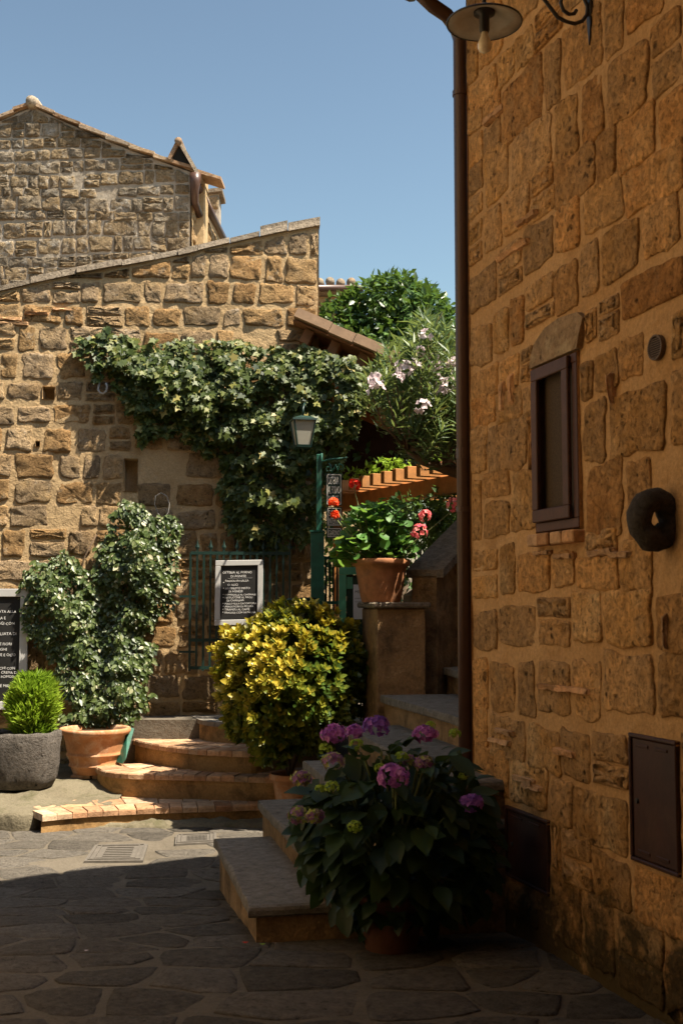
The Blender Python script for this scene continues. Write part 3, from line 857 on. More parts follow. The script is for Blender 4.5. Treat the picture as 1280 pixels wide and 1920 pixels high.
# distant ochre house with tiled eaves
H4 = thing('stone_house', (0, 27, 0), 'distant ochre house with round roof tiles behind the round tree', 'house')
FP = Plane((0, 26.0), (1, 0), (0, -1))
a = FP.sz(560, 640); b = FP.sz(676, 556)
mb = MB(); mb.ext([FP.w(a[0] - 2, 0), FP.w(b[0], 0), FP.w(b[0], b[1]), FP.w(a[0] - 2, b[1])], (0, 3, 0)); mb.build('wall', M['mortar_left'], H4)
lay_courses(FP, H4, M['tuff_left'], a[0], b[0], a[1], lambda s: b[1] - .08, (.3, .42), (.5, .8), .04, (.01, .02), [], Rnd(2), .0)
mb = MB(); mb.tube([FP.w(a[0] - 2, b[1] + .1, .35), FP.w(b[0] + .06, b[1] + .1, .35)], .075, 8); mb.build('gutter', M['brown_metal'], H4, True)
mb = MB(); mb.ext([FP.w(a[0] - 2, b[1] + .02, .3), FP.w(b[0] + .05, b[1] + .02, .3), FP.w(b[0] + .05, b[1] + .14, .3), FP.w(a[0] - 2, b[1] + .14, .3)], (0, 1.2, 0)); rf = mb.build('roof', M['rooftile'], H4)
s = a[0]
while s < b[0] - .02:
    mb = MB(); z = b[1] + .22 + r.uniform(-.02, .02)
    mb.tube([FP.w(s, z, .38), FP.w(s, z + .45, -1.6)], [.105, .085], 10); mb.build('roof_tile', M['rooftile'], rf, True); s += .235

# ------------------------------------------------------------------ near house on the right
H5 = thing('stone_house', RW.w(2.0, 0, -1.0), 'near shaded orange tuff house on the right with brown window', 'house')
EAVE = 5.06
wa = RW.sz(1003, 692); wb = RW.sz(1090, 992)
WIN = (wa[0], wb[0], RW.sz(1008, 1003)[1] + .005, RW.sz(1003, 692)[1])
b1 = (RW.sz(949, 1510)[0], RW.sz(1029, 1540)[0], RW.sz(950, 1640)[1], RW.sz(949, 1509)[1])
b2 = (RW.sz(1181, 1372)[0], RW.sz(1270, 1390)[0], RW.sz(1182, 1610)[1], RW.sz(1181, 1373)[1])
holes5 = [WIN, b1, b2]
# kept clear of stones: lintel, vent, tether stone
vent_c = RW.sz(1233, 652)
ring_c = RW.sz(1250, 975)
lint = (WIN[0] - .015, WIN[1] + .05, WIN[3], WIN[3] + .20)
clear = holes5 + [lint, (vent_c[0] - .075, vent_c[0] + .075, vent_c[1] - .075, vent_c[1] + .075), (ring_c[0] - .09, ring_c[0] + .09, ring_c[1] - .14, ring_c[1] + .14),
                  (WIN[0] - .02, WIN[1] + .02, WIN[2] - .07, WIN[2])]
mb = MB()
mortar_sheet(RW, mb, 0, 3.4, -.3, lambda s: EAVE, .034, .007, holes5, 2.0, .09)
fdir = Vector((.86, .51, 0)).normalized()
foot = [RW.w(0, 0, -.095), RW.w(9, 0, -.095), RW.w(9, 0, -.095) + fdir * 5.5, RW.w(0, 0, -.095) + fdir * 5.5]
mb.prism([(p.x, p.y) for p in foot], -.4, EAVE)
a_, b_ = RW.w(3.4, -.3, 0), RW.w(9, -.3, 0)
mb.add([a_, b_, b_ + Vector((0, 0, EAVE + .3)), a_ + Vector((0, 0, EAVE + .3))], [(0, 1, 2, 3)])
c0 = RW.w(0, -.3, .004); c1 = c0 + fdir * 3
mb.add([c0, c1, c1 + Vector((0, 0, EAVE + .3)), c0 + Vector((0, 0, EAVE + .3))], [(0, 1, 2, 3)])
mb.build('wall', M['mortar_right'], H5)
mb = MB(); mb.prism([(1.75, 6.75), (6, 8.1), (6, 11.2), (1.95, 10.0)], -.3, 4.2); mb.build('shade_block', M['mortar_right'], H5)  # hidden block added to shade the stairs and lower bush
mb = MB(); mb.prism([(1.68, 6.75), (6.1, 8.1), (6.1, 11.3), (1.85, 10.1)], 4.22, 4.31); mb.build('shade_block_roof', M['rooftile'], H5)  # roof of the added shading block
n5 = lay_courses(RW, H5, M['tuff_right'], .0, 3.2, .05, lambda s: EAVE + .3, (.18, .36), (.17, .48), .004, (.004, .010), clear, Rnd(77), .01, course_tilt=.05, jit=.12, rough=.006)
# brick slivers bedded in the mortar
r = Rnd(13)
for (x, y, w, hgt) in ((1035, 1290, 46, .030), (1078, 1294, 60, .028), (1020, 1037, 30, .03), (1060, 1043, 34, .03), (1130, 1036, 50, .035), (1165, 1040, 40, .035), (940, 1390, 40, .03), (948, 1372, 34, .03),
                       (985, 1462, 40, .03), (1000, 1475, 36, .03), (1062, 1412, 40, .035), (1148, 730, 7, .14), (962, 730, 10, .16), (945, 745, 8, .17), (1252, 1185, 9, .14), (965, 470, 60, .03), (930, 215, 36, .04), (990, 410, 40, .03)):
    a = RW.sz(x - w / 2, y); b = RW.sz(x + w / 2, y)
    zc = RW.sz(x, y)[1]
    v, f = stone_piece(RW, (a[0], b[0], zc - hgt / 2, zc + hgt / 2), .024, r, .18, .003); mesh_obj('brick', v, f, M['brick'], H5)
# window
wz0, wz1, ws0, ws1 = WIN[2], WIN[3], WIN[0], WIN[1]
def wframe(mb, s0, s1, z0, z1, t, d0, d1):
    for (a, b, c, d) in ((s0, s1, z1 - t, z1), (s0, s1, z0, z0 + t), (s0, s0 + t, z0 + t, z1 - t), (s1 - t, s1, z0 + t, z1 - t)):
        mb.obox(RW.w((a + b) / 2, (c + d) / 2, (d0 + d1) / 2), RW.e * ((b - a) / 2), RW.n * ((d1 - d0) / 2), (0, 0, (d - c) / 2), .004)
mb = MB(); wframe(mb, ws0 + .004, ws1 - .004, wz0 + .004, wz1 - .004, .045, -.075, .012)
win = mb.build('window', M['wood_window'], H5)
mb = MB(); wframe(mb, ws0 + .01, ws1 - .055, wz0 + .05, wz1 - .012, .058, .0125, .034); mb.build('casement', M['wood_window'], win)
mb = MB(); mb.obox(RW.w((ws0 + ws1) / 2, (wz0 + wz1) / 2, -.02), RW.e * ((ws1 - ws0) / 2 - .04), RW.n * .003, (0, 0, (wz1 - wz0) / 2 - .04)); mb.build('pane', M['screen'], win)
mb = MB(); li = [(lint[0] - .005, lint[2] + .004), (lint[1] - .03, lint[2] + .004), (lint[1] - .01, lint[2] + .06), (lint[1] + .03, lint[2] + .13), (lint[1] - .02, lint[2] + .165), (lint[0] + .30, lint[2] + .18), (lint[0] + .16, lint[2] + .165), (lint[0] + .05, lint[2] + .115), (lint[0] + .01, lint[2] + .06)]
mb.ext([RW.w(x, z, -.05) for (x, z) in li], RW.n * .074); mb.build('lintel', M['lintel'], H5)
s = ws0 - .015
for k in range(4):
    w = (ws1 - ws0 + .03) / 4
    mb = MB(); mb.obox(RW.w(s + w / 2, wz0 - .034, .0), RW.e * (w / 2 - .004), RW.n * (.055 + r.uniform(-.006, .006)), (0, 0, .028), .006); mb.build('sill_brick', M['brick'], H5); s += w
# round vent
ax = (RW.e, Vector((0, 0, 1)), RW.n)
vc = RW.w(vent_c[0], vent_c[1], .0)
mb = MB(); mb.lathe([(.045, -.01), (.051, -.01), (.051, .018), (.044, .018), (.044, .0)], vc, 28, ax); vt = mb.build('vent', M['vent_metal'], H5, False)
mb = MB(); mb.lathe([(.0, .006), (.044, .006)], vc, 28, ax); mb.build('vent_back', M['dark_hole'], vt)
for k in range(9):
    z = -.036 + k * .009; hw = math.sqrt(.044 ** 2 - z * z)
    mb = MB(); mb.obox(vc + RW.n * .013 + Vector((0, 0, z)), RW.e * hw, RW.n * .004 + Vector((0, 0, -.003)), Vector((0, 0, .0016))); mb.build('slat', M['vent_metal'], vt)
# pierced tethering stone
mb = MB(); c = RW.w(ring_c[0], ring_c[1], .055)
nu, nv = 26, 12; b0 = 0
for i in range(nu):
    t = 2 * math.pi * i / nu
    for k in range(nv):
        q = 2 * math.pi * k / nv
        R = .067; rr = .045 * (1 + .30 * noise.noise(Vector((math.cos(t) * 2, math.sin(t) * 2, q * .4 + 4))))
        d = RW.n * math.cos(t) + Vector((0, 0, 1)) * math.sin(t) * 1.12
        mb.v.append(c + d * (R + rr * math.cos(q)) + RW.e * (rr * 1.15 * math.sin(q)))
for i in range(nu):
    for k in range(nv):
        mb.f.append((i * nv + k, ((i + 1) % nu) * nv + k, ((i + 1) % nu) * nv + (k + 1) % nv, i * nv + (k + 1) % nv))
mb.build('tethering_stone', M['basalt'], H5, True)
# meter cabinets
for (q, nm) in ((b1, 'low'), (b2, 'tall')):
    cs, cz, hs, hz = (q[0] + q[1]) / 2, (q[2] + q[3]) / 2, (q[1] - q[0]) / 2, (q[3] - q[2]) / 2
    mb = MB(); wframe(mb, q[0], q[1], q[2], q[3], .016, -.07, .014); cab = mb.build('meter_cabinet', M['box_metal'], H5)
    mb = MB(); mb.obox(RW.w(cs, cz, -.004), RW.e * (hs - .018), RW.n * .008, (0, 0, hz - .018), .003); dr = mb.build('cabinet_door', M['box_metal'], cab)
    for zz in ((.82, -.82) if nm == 'tall' else (.75,)):
        for k in (-.45, .35):
            mb = MB(); mb.obox(RW.w(cs + hs * k, cz + hz * zz, .006), RW.e * (hs * .26), RW.n * .003, (0, 0, .006), .002); mb.build('louvre', M['box_metal'], dr)
    mb = MB(); mb.lathe([(0, .012), (.009, .012), (.011, .003)], RW.w(cs - hs * .7, cz - hz * .05, 0), 12, ax); mb.build('lock', M['iron'], dr)
# roof, gutter, downpipe
ov = [RW.w(-.03, 0, .26), RW.w(9.3, 0, .26), RW.w(9.3, 0, .26) + fdir * 6.2, RW.w(-.03, 0, .26) + fdir * 6.2]
mb = MB(); mb.prism([(p.x, p.y) for p in ov], EAVE + .02, EAVE + .12)
cen = sum(ov, Vector()) / 4; cen.z = EAVE + 1.1
mb.add([p + Vector((0, 0, EAVE + .122)) for p in ov] + [cen], [(0, 1, 4), (1, 2, 4), (2, 3, 4), (3, 0, 4)])
mb.build('roof', M['rooftile'], H5)
mb = MB(); ga = RW.w(-.08, EAVE - .02, .31); gb = RW.w(6, EAVE + .0, .31)
mb.tube([ga, gb], .058, 12); mb.build('gutter', M['brown_metal'], H5, True)
pp = Vector((.667, 6.375, 0))
mb = MB()
mb.tube([RW.w(.05, EAVE - .04, .30), RW.w(.04, EAVE - .10, .28), RW.w(.02, EAVE - .135, .21), RW.w(.0, EAVE - .165, .12), Vector((pp.x - .02, pp.y, EAVE - .20)), Vector((pp.x, pp.y, EAVE - .27)), Vector((pp.x, pp.y, 3)), Vector((pp.x, pp.y, .2))], .040, 14)
dp = mb.build('downpipe', M['brown_metal'], H5, True)
for py in (175, 955):
    z = atY(872, py, 6.37).z
    mb = MB(); mb.lathe([(.040, -.014), (.0455, -.014), (.0455, .014), (.040, .014)], (pp.x, pp.y, z), 18)
    mb.bar((pp.x + .03, pp.y - .01, z), (pp.x + .11, pp.y - .04, z), .014); mb.build('pipe_clamp', M['brown_metal'], dp)
z = atY(872, 850, 6.37).z
mb = MB(); mb.lathe([(.040, -.03), (.0425, -.03), (.0425, .03), (.040, .03)], (pp.x, pp.y, z), 18); mb.build('pipe_socket', M['brown_metal'], dp)

# unseen houses added left and behind the camera: they block sky, bounce warm light
H6 = thing('stone_house', (-8.0, 1.0, 0), 'house across the lane, left of the picture', 'house')
mb = MB(); mb.prism([(-3.2, -8), (-2.4, 6.0), (-8.5, 6.7), (-9.5, -8)], -.3, 7.4); mb.build('wall', M['ochre_plaster'], H6)
mb = MB(); mb.prism([(-3.0, -8.3), (-2.25, 6.1), (-8.8, 6.9), (-9.8, -8.3)], 7.42, 7.6); mb.build('roof', M['rooftile'], H6)
H7 = thing('stone_house', (0, -8.0, 0), 'house bridging the lane over and behind the camera', 'house')
mb = MB(); mb.prism([(-4, -8), (4, -8), (4, -3.2), (-4, -3.2)], -.3, 8.5); mb.prism([(-3.0, -3.2), (2.5, -3.2), (1.95, 1.9), (-2.7, 1.9)], 4.0, 8.4); mb.build('wall', M['ochre_plaster'], H7)
mb = MB(); mb.prism([(-4.3, -8.3), (4.3, -8.3), (4.3, -2.7), (-4.3, -2.7)], 8.52, 8.7); mb.build('roof', M['rooftile'], H7)

# ------------------------------------------------------------------ stone staircase beside the near house
ST_ = thing('stone_staircase', (.2, 7.2, 0), 'grey stone staircase climbing right behind the hydrangea to a sloping parapet', 'staircase')
sd = Vector((.978, .208, 0)); bd = Vector((-.208, .978, 0))
n1f, n1b = atZ(467, 1698, .19), atZ(402, 1572, .19)
n2b = atZ(483, 1500, .36)
def stair(name_h, front, backp, zlow, ext):
    """tread slab with rounded nosing and the block under it; front/back = ends of the nosing"""
    h = name_h
    a, b = Vector((front.x, front.y, 0)), Vector((backp.x, backp.y, 0))
    along = (b - a).normalized(); ins = Vector((along.y, -along.x, 0))
    poly = [a + ins * .035, b + ins * .035, b + ins * ext, a + ins * ext]
    mb = MB(); mb.prism([(p.x, p.y) for p in poly], zlow, h - .055)
    st = mb.build('step', M['stair_side'], ST_)
    # slab with a bullnose along the nosing and front end, corners eased
    prof = [(.0, -.028), (.004, -.012), (.014, -.003), (.03, .0)]
    n = 14; mb = MB()
    fr = a - along * .02; bk = b + along * .01
    ring = []
    pts = [bk + ins * ext] + [bk + (fr - bk) * (k / n) for k in range(n + 1)] + [fr + ins * ext]
    r = Rnd(int(h * 999))
    pts = [p + Vector((r.uniform(-.006, .006), r.uniform(-.006, .006), 0)) for p in pts]
    c = sum(pts, Vector()) / len(pts)
    for (d, dz) in ((.012, -.055), (.0, -.045), (.0, -.022), (.006, -.008), (.022, .0)):
        ring.append([Vector((p.x, p.y, h + dz)) + (c - p).normalized() * d for p in pts])
    for q in ring: mb.v += q
    k = len(pts)
    for i in range(len(ring) - 1):
        for j in range(k):
            mb.f.append((i * k + (j + 1) % k, i * k + j, (i + 1) * k + j, (i + 1) * k + (j + 1) % k))
    mb.f.append(tuple((len(ring) - 1) * k + j for j in range(k))[::-1])
    mb.build('tread', M['step_stone'], st, False)
lines = [(n1f, n1b), (n1f + sd * .33, n2b)]
Apt = atZ(712, 1303, .93); Bpt = atZ(795, 1243, 1.12)
f2, b2_ = lines[1]
for k in (1, 2):
    t = k / 3
    lines.append((n1f + sd * (.33 * (k + 1)), n2b + (Vector((Apt.x, Apt.y, 0)) - Vector((n2b.x, n2b.y, 0))) * t))
Af = atZ(900, 1362, .93)
lines.append((n1f + sd * 1.36 + Vector((0, .5, 0)), Apt)); lines.append((n1f + sd * 1.62 + Vector((0, .8, 0)), Bpt + bd * .0))
heights = [.19, .36, .55, .74, .93, 1.12]
for (f, b), h in zip(lines, heights):
    stair(h, Vector((f.x, f.y, 0)), Vector((b.x, b.y, 0)), -.35 if h < .5 else -.3, 1.2 if h < .5 else .9)
# upper steps hidden behind the downpipe carry on
for k in range(3):
    f, b = lines[-1]; stair(1.31 + .19 * k, Vector((f.x, f.y, 0)) + sd * (.33 * (k + 1)), Vector((b.x, b.y, 0)) + sd * (.36 * (k + 1)) + bd * .05 * k, .3, .9)
# pedestal with its slab
pc = Vector((.272, 9.2, 0)); bdp = Vector((-.208, .978, 0))
pw = .40; pd = .50
pedz = 1.6
for (z0, z1, gx, mt, nm) in ((-.2, pedz, 0, 'stair_side', 'pedestal'), (pedz, pedz + .045, .035, 'coping', 'pedestal_slab')):
    mb = MB(); q = pc + sd * (pw / 2) + bdp * (pd / 2)
    mb.obox(Vector((q.x, q.y, (z0 + z1) / 2)), sd * (pw / 2 + gx), bdp * (pd / 2 + gx), (0, 0, (z1 - z0) / 2), .012)
    mb.build(nm, M[mt], ST_)
# sloping parapet rising away behind the stairs
lo = atY(766, 1064, 9.62); hi = atY(905, 925, 11.0)
lo = lo + (lo - hi) * .03
run = Vector((hi.x - lo.x, hi.y - lo.y, 0)).normalized(); crs = Vector((run.y, -run.x, 0))
mb = MB(); e0, e1 = lo + crs * .05, hi + crs * .05
mb.ext([Vector((e0.x, e0.y, 0)), Vector((e1.x, e1.y, 0)), e1 - Vector((0, 0, .05)), e0 - Vector((0, 0, .05))], crs * .22); mb.build('parapet', M['stair_side'], ST_)
mb = MB(); dz = Vector((0, 0, -.065))
mb.ext([lo, hi, hi + dz, lo + dz], crs * .33); mb.build('parapet_coping', M['coping'], ST_)
# rough wall under the parapet, beside the steps
w0, w1 = pc + sd * pw + bdp * .30, Vector((2.0, 10.3, 0))
dw = (w1 - w0).normalized(); SWL = Plane((w0.x, w0.y), (dw.x, dw.y), (dw.y, -dw.x))
mb = MB(); zt = lambda s: 1.72 + .62 * s
mortar_sheet(SWL, mb, 0, 1.4, -.2, zt, .06, .02, [], 12.0)
mb.ext([SWL.w(0, -.2, -.05), SWL.w(1.4, -.2, -.05), SWL.w(1.4, zt(1.4) - .02, -.05), SWL.w(0, zt(0) - .02, -.05)], -SWL.n * .15)
mb.build('side_wall', M['stair_side'], ST_)

# ------------------------------------------------------------------ lettering
def lettering(lines, place, mat, parent, name='lettering', wob=0.0):
    """lines: [(text, x, y, size)] in the local metres of place(x, y) -> world; each line one flat mesh; wob makes it handwritten"""
    for (txt, x, y, size) in lines:
        cu = bpy.data.curves.new('txt', 'FONT'); cu.body = txt; cu.size = size; cu.extrude = 0.0; cu.resolution_u = 2
        ob = bpy.data.objects.new('txt', cu); COL.objects.link(ob)
        bpy.context.view_layer.update()
        me = bpy.data.meshes.new_from_object(ob.evaluated_get(bpy.context.evaluated_depsgraph_get()))
        vs = []
        for v in me.vertices:
            q = v.co.x / size
            vs.append(place(x + v.co.x + wob * size * .10 * noise.noise(Vector((q * 1.1, y * 40, 1))), y + v.co.y * (1 + wob * .15 * noise.noise(Vector((q, y * 50, 7)))) + wob * size * .16 * noise.noise(Vector((q * .8, y * 30, 4)))))
        mesh_obj(name, vs, [tuple(p.vertices) for p in me.polygons], mat, parent)
        bpy.data.objects.remove(ob); bpy.data.curves.remove(cu); bpy.data.meshes.remove(me)

def board(name, c00, c10, c01, n, border, lines, label, group=None, thick=.03):
    """framed blackboard: corners bottom-left, bottom-right, top-left"""
    ex = (c10 - c00); W = ex.length; ex.normalize(); ey = (c01 - c00); H = ey.length; ey.normalize()
    th = thing(name, c00 + ex * W / 2, label, 'menu board', group)
    def pl(x, y, d=0.0): return c00 + ex * x + ey * y + n * d
    for (x0, x1, y0, y1) in ((0, W, H - border, H), (0, W, 0, border), (0, border, border, H - border), (W - border, W, border, H - border)):
        mb = MB(); mb.obox(pl((x0 + x1) / 2, (y0 + y1) / 2, 0), ex * ((x1 - x0) / 2 - .0008), ey * ((y1 - y0) / 2 - .0008), n * (thick / 2), .003); mb.build('frame_rail', M['white_frame'], th)
    mb = MB(); mb.obox(pl(W / 2, H / 2, -.004), ex * (W / 2 - border), ey * (H / 2 - border), n * .006); mb.build('slate', M['blackboard'], th)
    lettering([(t, x, y, s) for (t, x, y, s) in lines], lambda x, y: pl(x, y, .0045), M['chalk'], th, wob=1.0)
    return th, pl, W, H

# ------------------------------------------------------------------ green iron gate leaf standing open in front of the wall
GP = Plane((LW.at(360, 1150, .28).x, LW.at(360, 1150, .28).y), (math.cos(YAW), math.sin(YAW)), (math.sin(YAW), -math.cos(YAW)))
GATE = thing('iron_gate', GP.w(.4, .6), 'dark green iron gate with spear tips, folded open behind the menu board', 'gate')
gx0 = GP.sz(357, 1100)[0]; gx1 = GP.sz(545, 1100)[0]
gz1 = GP.sz(400, 1037)[1]; gz0 = GP.sz(400, 1252)[1]; gzm = GP.sz(400, 1200)[1]
for z, nm in ((gz1, 'top_rail'), (gz0, 'bottom_rail'), (gzm, 'lower_rail')):
    mb = MB(); mb.bar(GP.w(gx0, z), GP.w(gx1, z), .022, .03); mb.build(nm, M['green_dark'], GATE)
k = 0; s = gx0
while s <= gx1 + .01:
    mb = MB()
    if k % 2 == 0 or k == 0:
        mb.bar(GP.w(s, gz0 - .03), GP.w(s, gz1), .02); mb.build('bar', M['green_dark'], GATE)
    else:
        mb.bar(GP.w(s, gz0), GP.w(s, gz1 + .03), .018)
        b_ = mb.build('bar', M['green_dark'], GATE)
        tip = MB(); t0 = GP.w(s, gz1 + .03)
        for (w0, z0_, w1, z1_) in ((.006, 0, .022, .025), (.022, .025, .009, .06), (.009, .06, .001, .10)):
            e, n = GP.e, GP.n
            vs = [t0 + e * (i * w) + n * (j * w * .5) + Vector((0, 0, z)) for (w, z) in ((w0, z0_), (w1, z1_)) for (i, j) in ((-1, 0), (0, -1), (1, 0), (0, 1))]
            tip.add(vs, [(0, 1, 5, 4), (1, 2, 6, 5), (2, 3, 7, 6), (3, 0, 4, 7)])
        tip.build('spear_tip', M['green_dark'], b_)
    s += .0625; k += 1
for z in (gz0 + (gz1 - gz0) * .62, gz0 + .15):
    mb = MB(); mb.bar(GP.w(gx0 - .10, z), GP.w(gx0 + .05, z), .02); mb.build('hinge', M['green_dark'], GATE)

# chalk menu hanging on the gate
n = GP.n
c00 = GP.at(402, 1173, .05); c10 = GP.at(492, 1171, .05); c01 = GP.at(404, 1051, .05)
W_ = (c10 - c00).length; H_ = (c01 - c00).length; u = W_
menu = [("OSTERIA AL FORNO", .155, .795, .058), ("DI AGNESE", .32, .735, .058), ("FAGIOLI IN SALSA", .21, .665, .053), ("DI ALICI", .26, .605, .053), ("ANTIPASTO MISTO", .21, .55, .053), ("DI AGNESE", .28, .505, .053),
        ("PAPPARDELLE AL CINGHIALE", .21, .455, .043), ("FETTUCCINE AL RAGU", .21, .41, .049), ("DI CHIANINA", .25, .365, .051), ("POLLO ALLA CACCIATORA", .21, .318, .046), ("ARROSTICINI DI PECORA", .21, .272, .046), ("TIRAMISU AL CAFFE", .21, .226, .051), ("FRAGOLE CON LA PANNA", .21, .18, .047)]
lines = [(t_, x * W_, y * H_ , s_ * W_ * 1.15) for (t_, x, y, s_) in menu]
lines += [("\u2022", .165 * W_, y * H_, .08 * W_) for y in (.64, .55, .455, .41, .318, .272, .226, .18)]
th, pl, W_, H_ = board('menu_board', c00, c10, c01, n, .052, lines, 'small white-framed chalk menu hanging on the green gate')
mb = MB(); mb.bar(pl(.27 * W_, .718 * H_, .0045), pl(.78 * W_, .722 * H_, .0045), .003, .001); mb.build('underline', M['chalk'], th)

# large menu board at the left edge, mostly behind the jasmine
Wd = LW.n
c10 = LW.at(50, 1330, .14); c00 = c10 - LW.e * .62; c01 = LW.at(34, 1104, .14); 
hgt = c01.z - c10.z
c01 = Vector((c00.x, c00.y, c00.z + hgt)) 
H_ = hgt; W_ = .62
frag = [("INSALATA ALLA", .25, .80, .036), ("ORTOLANA E", .19, .745, .036), ("FORMAGGI CON", .22, .70, .036), ("TAGLIATA DI", .29, .615, .038), ("PECORINO E FIORI", .17, .53, .036), ("FUNGHI", .30, .485, .036), ("PANE E OLIO", .30, .44, .036),
        ("GNOCCHI CON", .26, .33, .034), ("CREMA DI", .38, .295, .034), ("POMODORI", .38, .26, .034), ("RICOTTA E MIELE", .21, .185, .036)]
lines = [(t_, x, y * H_, s_) for (t_, x, y, s_) in frag]
board('menu_board', c00, c10, c01, Wd, .075, lines, 'large white-framed blackboard at the left edge, half hidden by jasmine', thick=.04)

# ------------------------------------------------------------------ green post with hanging sign
pb = atY(595, 1130, 10.55)
POST = thing('sign_post', (pb.x, pb.y, .57), 'green iron post with thin pole and hanging restaurant sign bracket', 'post')
zt = atY(595, 998, 10.55).z; ztop = atY(595, 852, 10.55).z
mb = MB(); mb.bar((pb.x, pb.y, .57), (pb.x, pb.y, zt), .118, .118, (0, 1, 0), .006); mb.build('post', M['green_paint'], POST)
mb = MB(); mb.bar((pb.x, pb.y, zt + .001), (pb.x, pb.y, zt + .014), .135, .135, (0, 1, 0)); mb.build('cap', M['green_paint'], POST)
px_ = atY(598, 900, 10.55).x
mb = MB(); mb.bar((px_, pb.y, zt + .014), (px_, pb.y, ztop), .046, .046, (0, 1, 0), .004); mb.build('pole', M['green_paint'], POST)
SP = Plane((px_, 10.52), (1, .0), (0, -1))
def sp(x, y, d=0): return SP.at(x, y, d)
mb = MB(); mb.tube([sp(602, 866), sp(615, 862), sp(635, 860), sp(650, 858)], .009, 6); mb.tube([sp(603, 850), sp(603, 874)], .009, 6); arm = mb.build('arm', M['green_paint'], POST, True)
for pts in (((622, 887), (619, 882), (613, 884), (611, 879), (614, 875), (619, 877), (621, 884)), ((622, 887), (626, 878), (629, 871), (632, 878), (634, 884)), ((622, 887), (620, 876), (617, 868)), ((637, 881), (634, 874), (636, 870), (641, 871), (644, 876), (641, 880), (636, 879))):
    mb = MB(); mb.tube([sp(*p) for p in pts], .006, 5); mb.build('scroll', M['green_paint'], arm, True)
# sign hung from the arm
a = sp(612, 1012); b = sp(641, 1009); top = sp(612, 889)
SGN = thing('hanging_sign', (a + b) / 2, 'narrow dark restaurant sign with white letters under the scrolled arm', 'sign')
def panel(x0, y0, x1, y1, txt, name):
    c0 = sp(x0, y1); c1 = sp(x1, y1); c2 = sp(x0, y0)
    W = (c1 - c0).length; H = c2.z - c0.z
    mb = MB(); mb.obox(sp((x0 + x1) / 2, (y0 + y1) / 2), (W / 2, 0, 0), (0, .009, 0), (0, 0, H / 2), .002); p = mb.build(name, M['green_dark'], SGN)
    f = Vector((0, -.0105, 0)); m = .012; t_ = .005
    mb = MB()
    for (q0, q1) in (((m, m), (W - m, m)), ((W - m, m), (W - m, H - m)), ((W - m, H - m), (m, H - m)), ((m, H - m), (m, m))):
        mb.bar(c0 + f + Vector((q0[0], 0, q0[1])), c0 + f + Vector((q1[0], 0, q1[1])), t_, .002, (0, 1, 0))
    mb.build('border', M['sign_white'], p)
    ls = []; k = len(txt); rh = (H - 2 * m - .01) / k
    for i, t__ in enumerate(txt):
        ls.append((t__, rh, H - m - .004 - rh * (i + 1)))
    vs_lines = []
    for (t__, rh, y) in ls:
        wd = (W - 2 * m - .012)
        size = rh * 1.15
        est = len(t__) * size * .62
        sx = wd / est
        lettering([(t__, 0, 0, size)], lambda x, yy, sx=sx, y=y: c0 + f + Vector((m + .006 + x * sx, 0, y + rh * .06 + yy)), M['sign_white'], p)
    return p
panel(611, 888, 641, 948, ["OSTERIA", "AL FORNO", "DI AGNESE"], 'upper_panel')
panel(612, 951, 641, 987, ["SALA", "INTERNA"], 'middle_panel')
panel(612, 989, 641, 1009, ["GIARDINO"], 'lower_panel')

# lantern on a bracket out of the ivy
lc = atY(568, 808, 10.6)
LAN = thing('lantern', (lc.x, lc.y, atY(568, 838, 10.6).z), 'green lantern with frosted panes hanging before the ivy', 'lamp')
z0, z1, z2 = atY(568, 836, 10.6).z, atY(568, 790, 10.6).z, atY(568, 766, 10.6).z
w0, w1 = .062, .098
ang = math.radians(12)
def lp(i, j, w, z):
    x, y = i * w, j * w
    return Vector((lc.x + x * math.cos(ang) - y * math.sin(ang), lc.y + x * math.sin(ang) + y * math.cos(ang), z))
for (i, j) in ((-1, -1), (1, -1), (1, 1), (-1, 1)):
    mb = MB(); mb.bar(lp(i, j, w0, z0), lp(i, j, w1, z1), .012); mb.build('corner_bar', M['green_dark'], LAN)
q = [(-1, -1), (1, -1), (1, 1), (-1, 1)]
for k in range(4):
    a, b = q[k], q[(k + 1) % 4]
    mb = MB(); A = [lp(*a, w0 - .003, z0), lp(*b, w0 - .003, z0), lp(*b, w1 - .003, z1), lp(*a, w1 - .003, z1)]
    nn = (A[1] - A[0]).cross(A[3] - A[0]).normalized(); mb.ext(A, -nn * .004); mb.build('pane', M['lantern_glass'], LAN)
for (za, zb, wa_, wb_, nm) in ((z0 - .02, z0 + .004, w0 + .004, w0 + .008, 'base'), (z1, z1 + .018, w1 + .014, w1 + .012, 'roof_rim'), (z1 + .018, z1 + .05, w1 + .004, .03, 'roof')):
    mb = MB(); vs = [lp(*c_, wa_, za) for c_ in q] + [lp(*c_, wb_, zb) for c_ in q]
    mb.add(vs, [(0, 1, 5, 4), (1, 2, 6, 5), (2, 3, 7, 6), (3, 0, 4, 7), (4, 5, 6, 7), (3, 2, 1, 0)]); mb.build(nm, M['green_dark'], LAN)
mb = MB(); mb.tube([Vector((lc.x, lc.y, z1 + .04)), Vector((lc.x, lc.y, z2)), Vector((lc.x + .01, lc.y + .08, z2 + .06)), Vector((lc.x - .05, lc.y + .45, z2 + .07)), LW.at(552, 770, -.02)], .010, 6); mb.build('bracket', M['green_dark'], LAN, True)

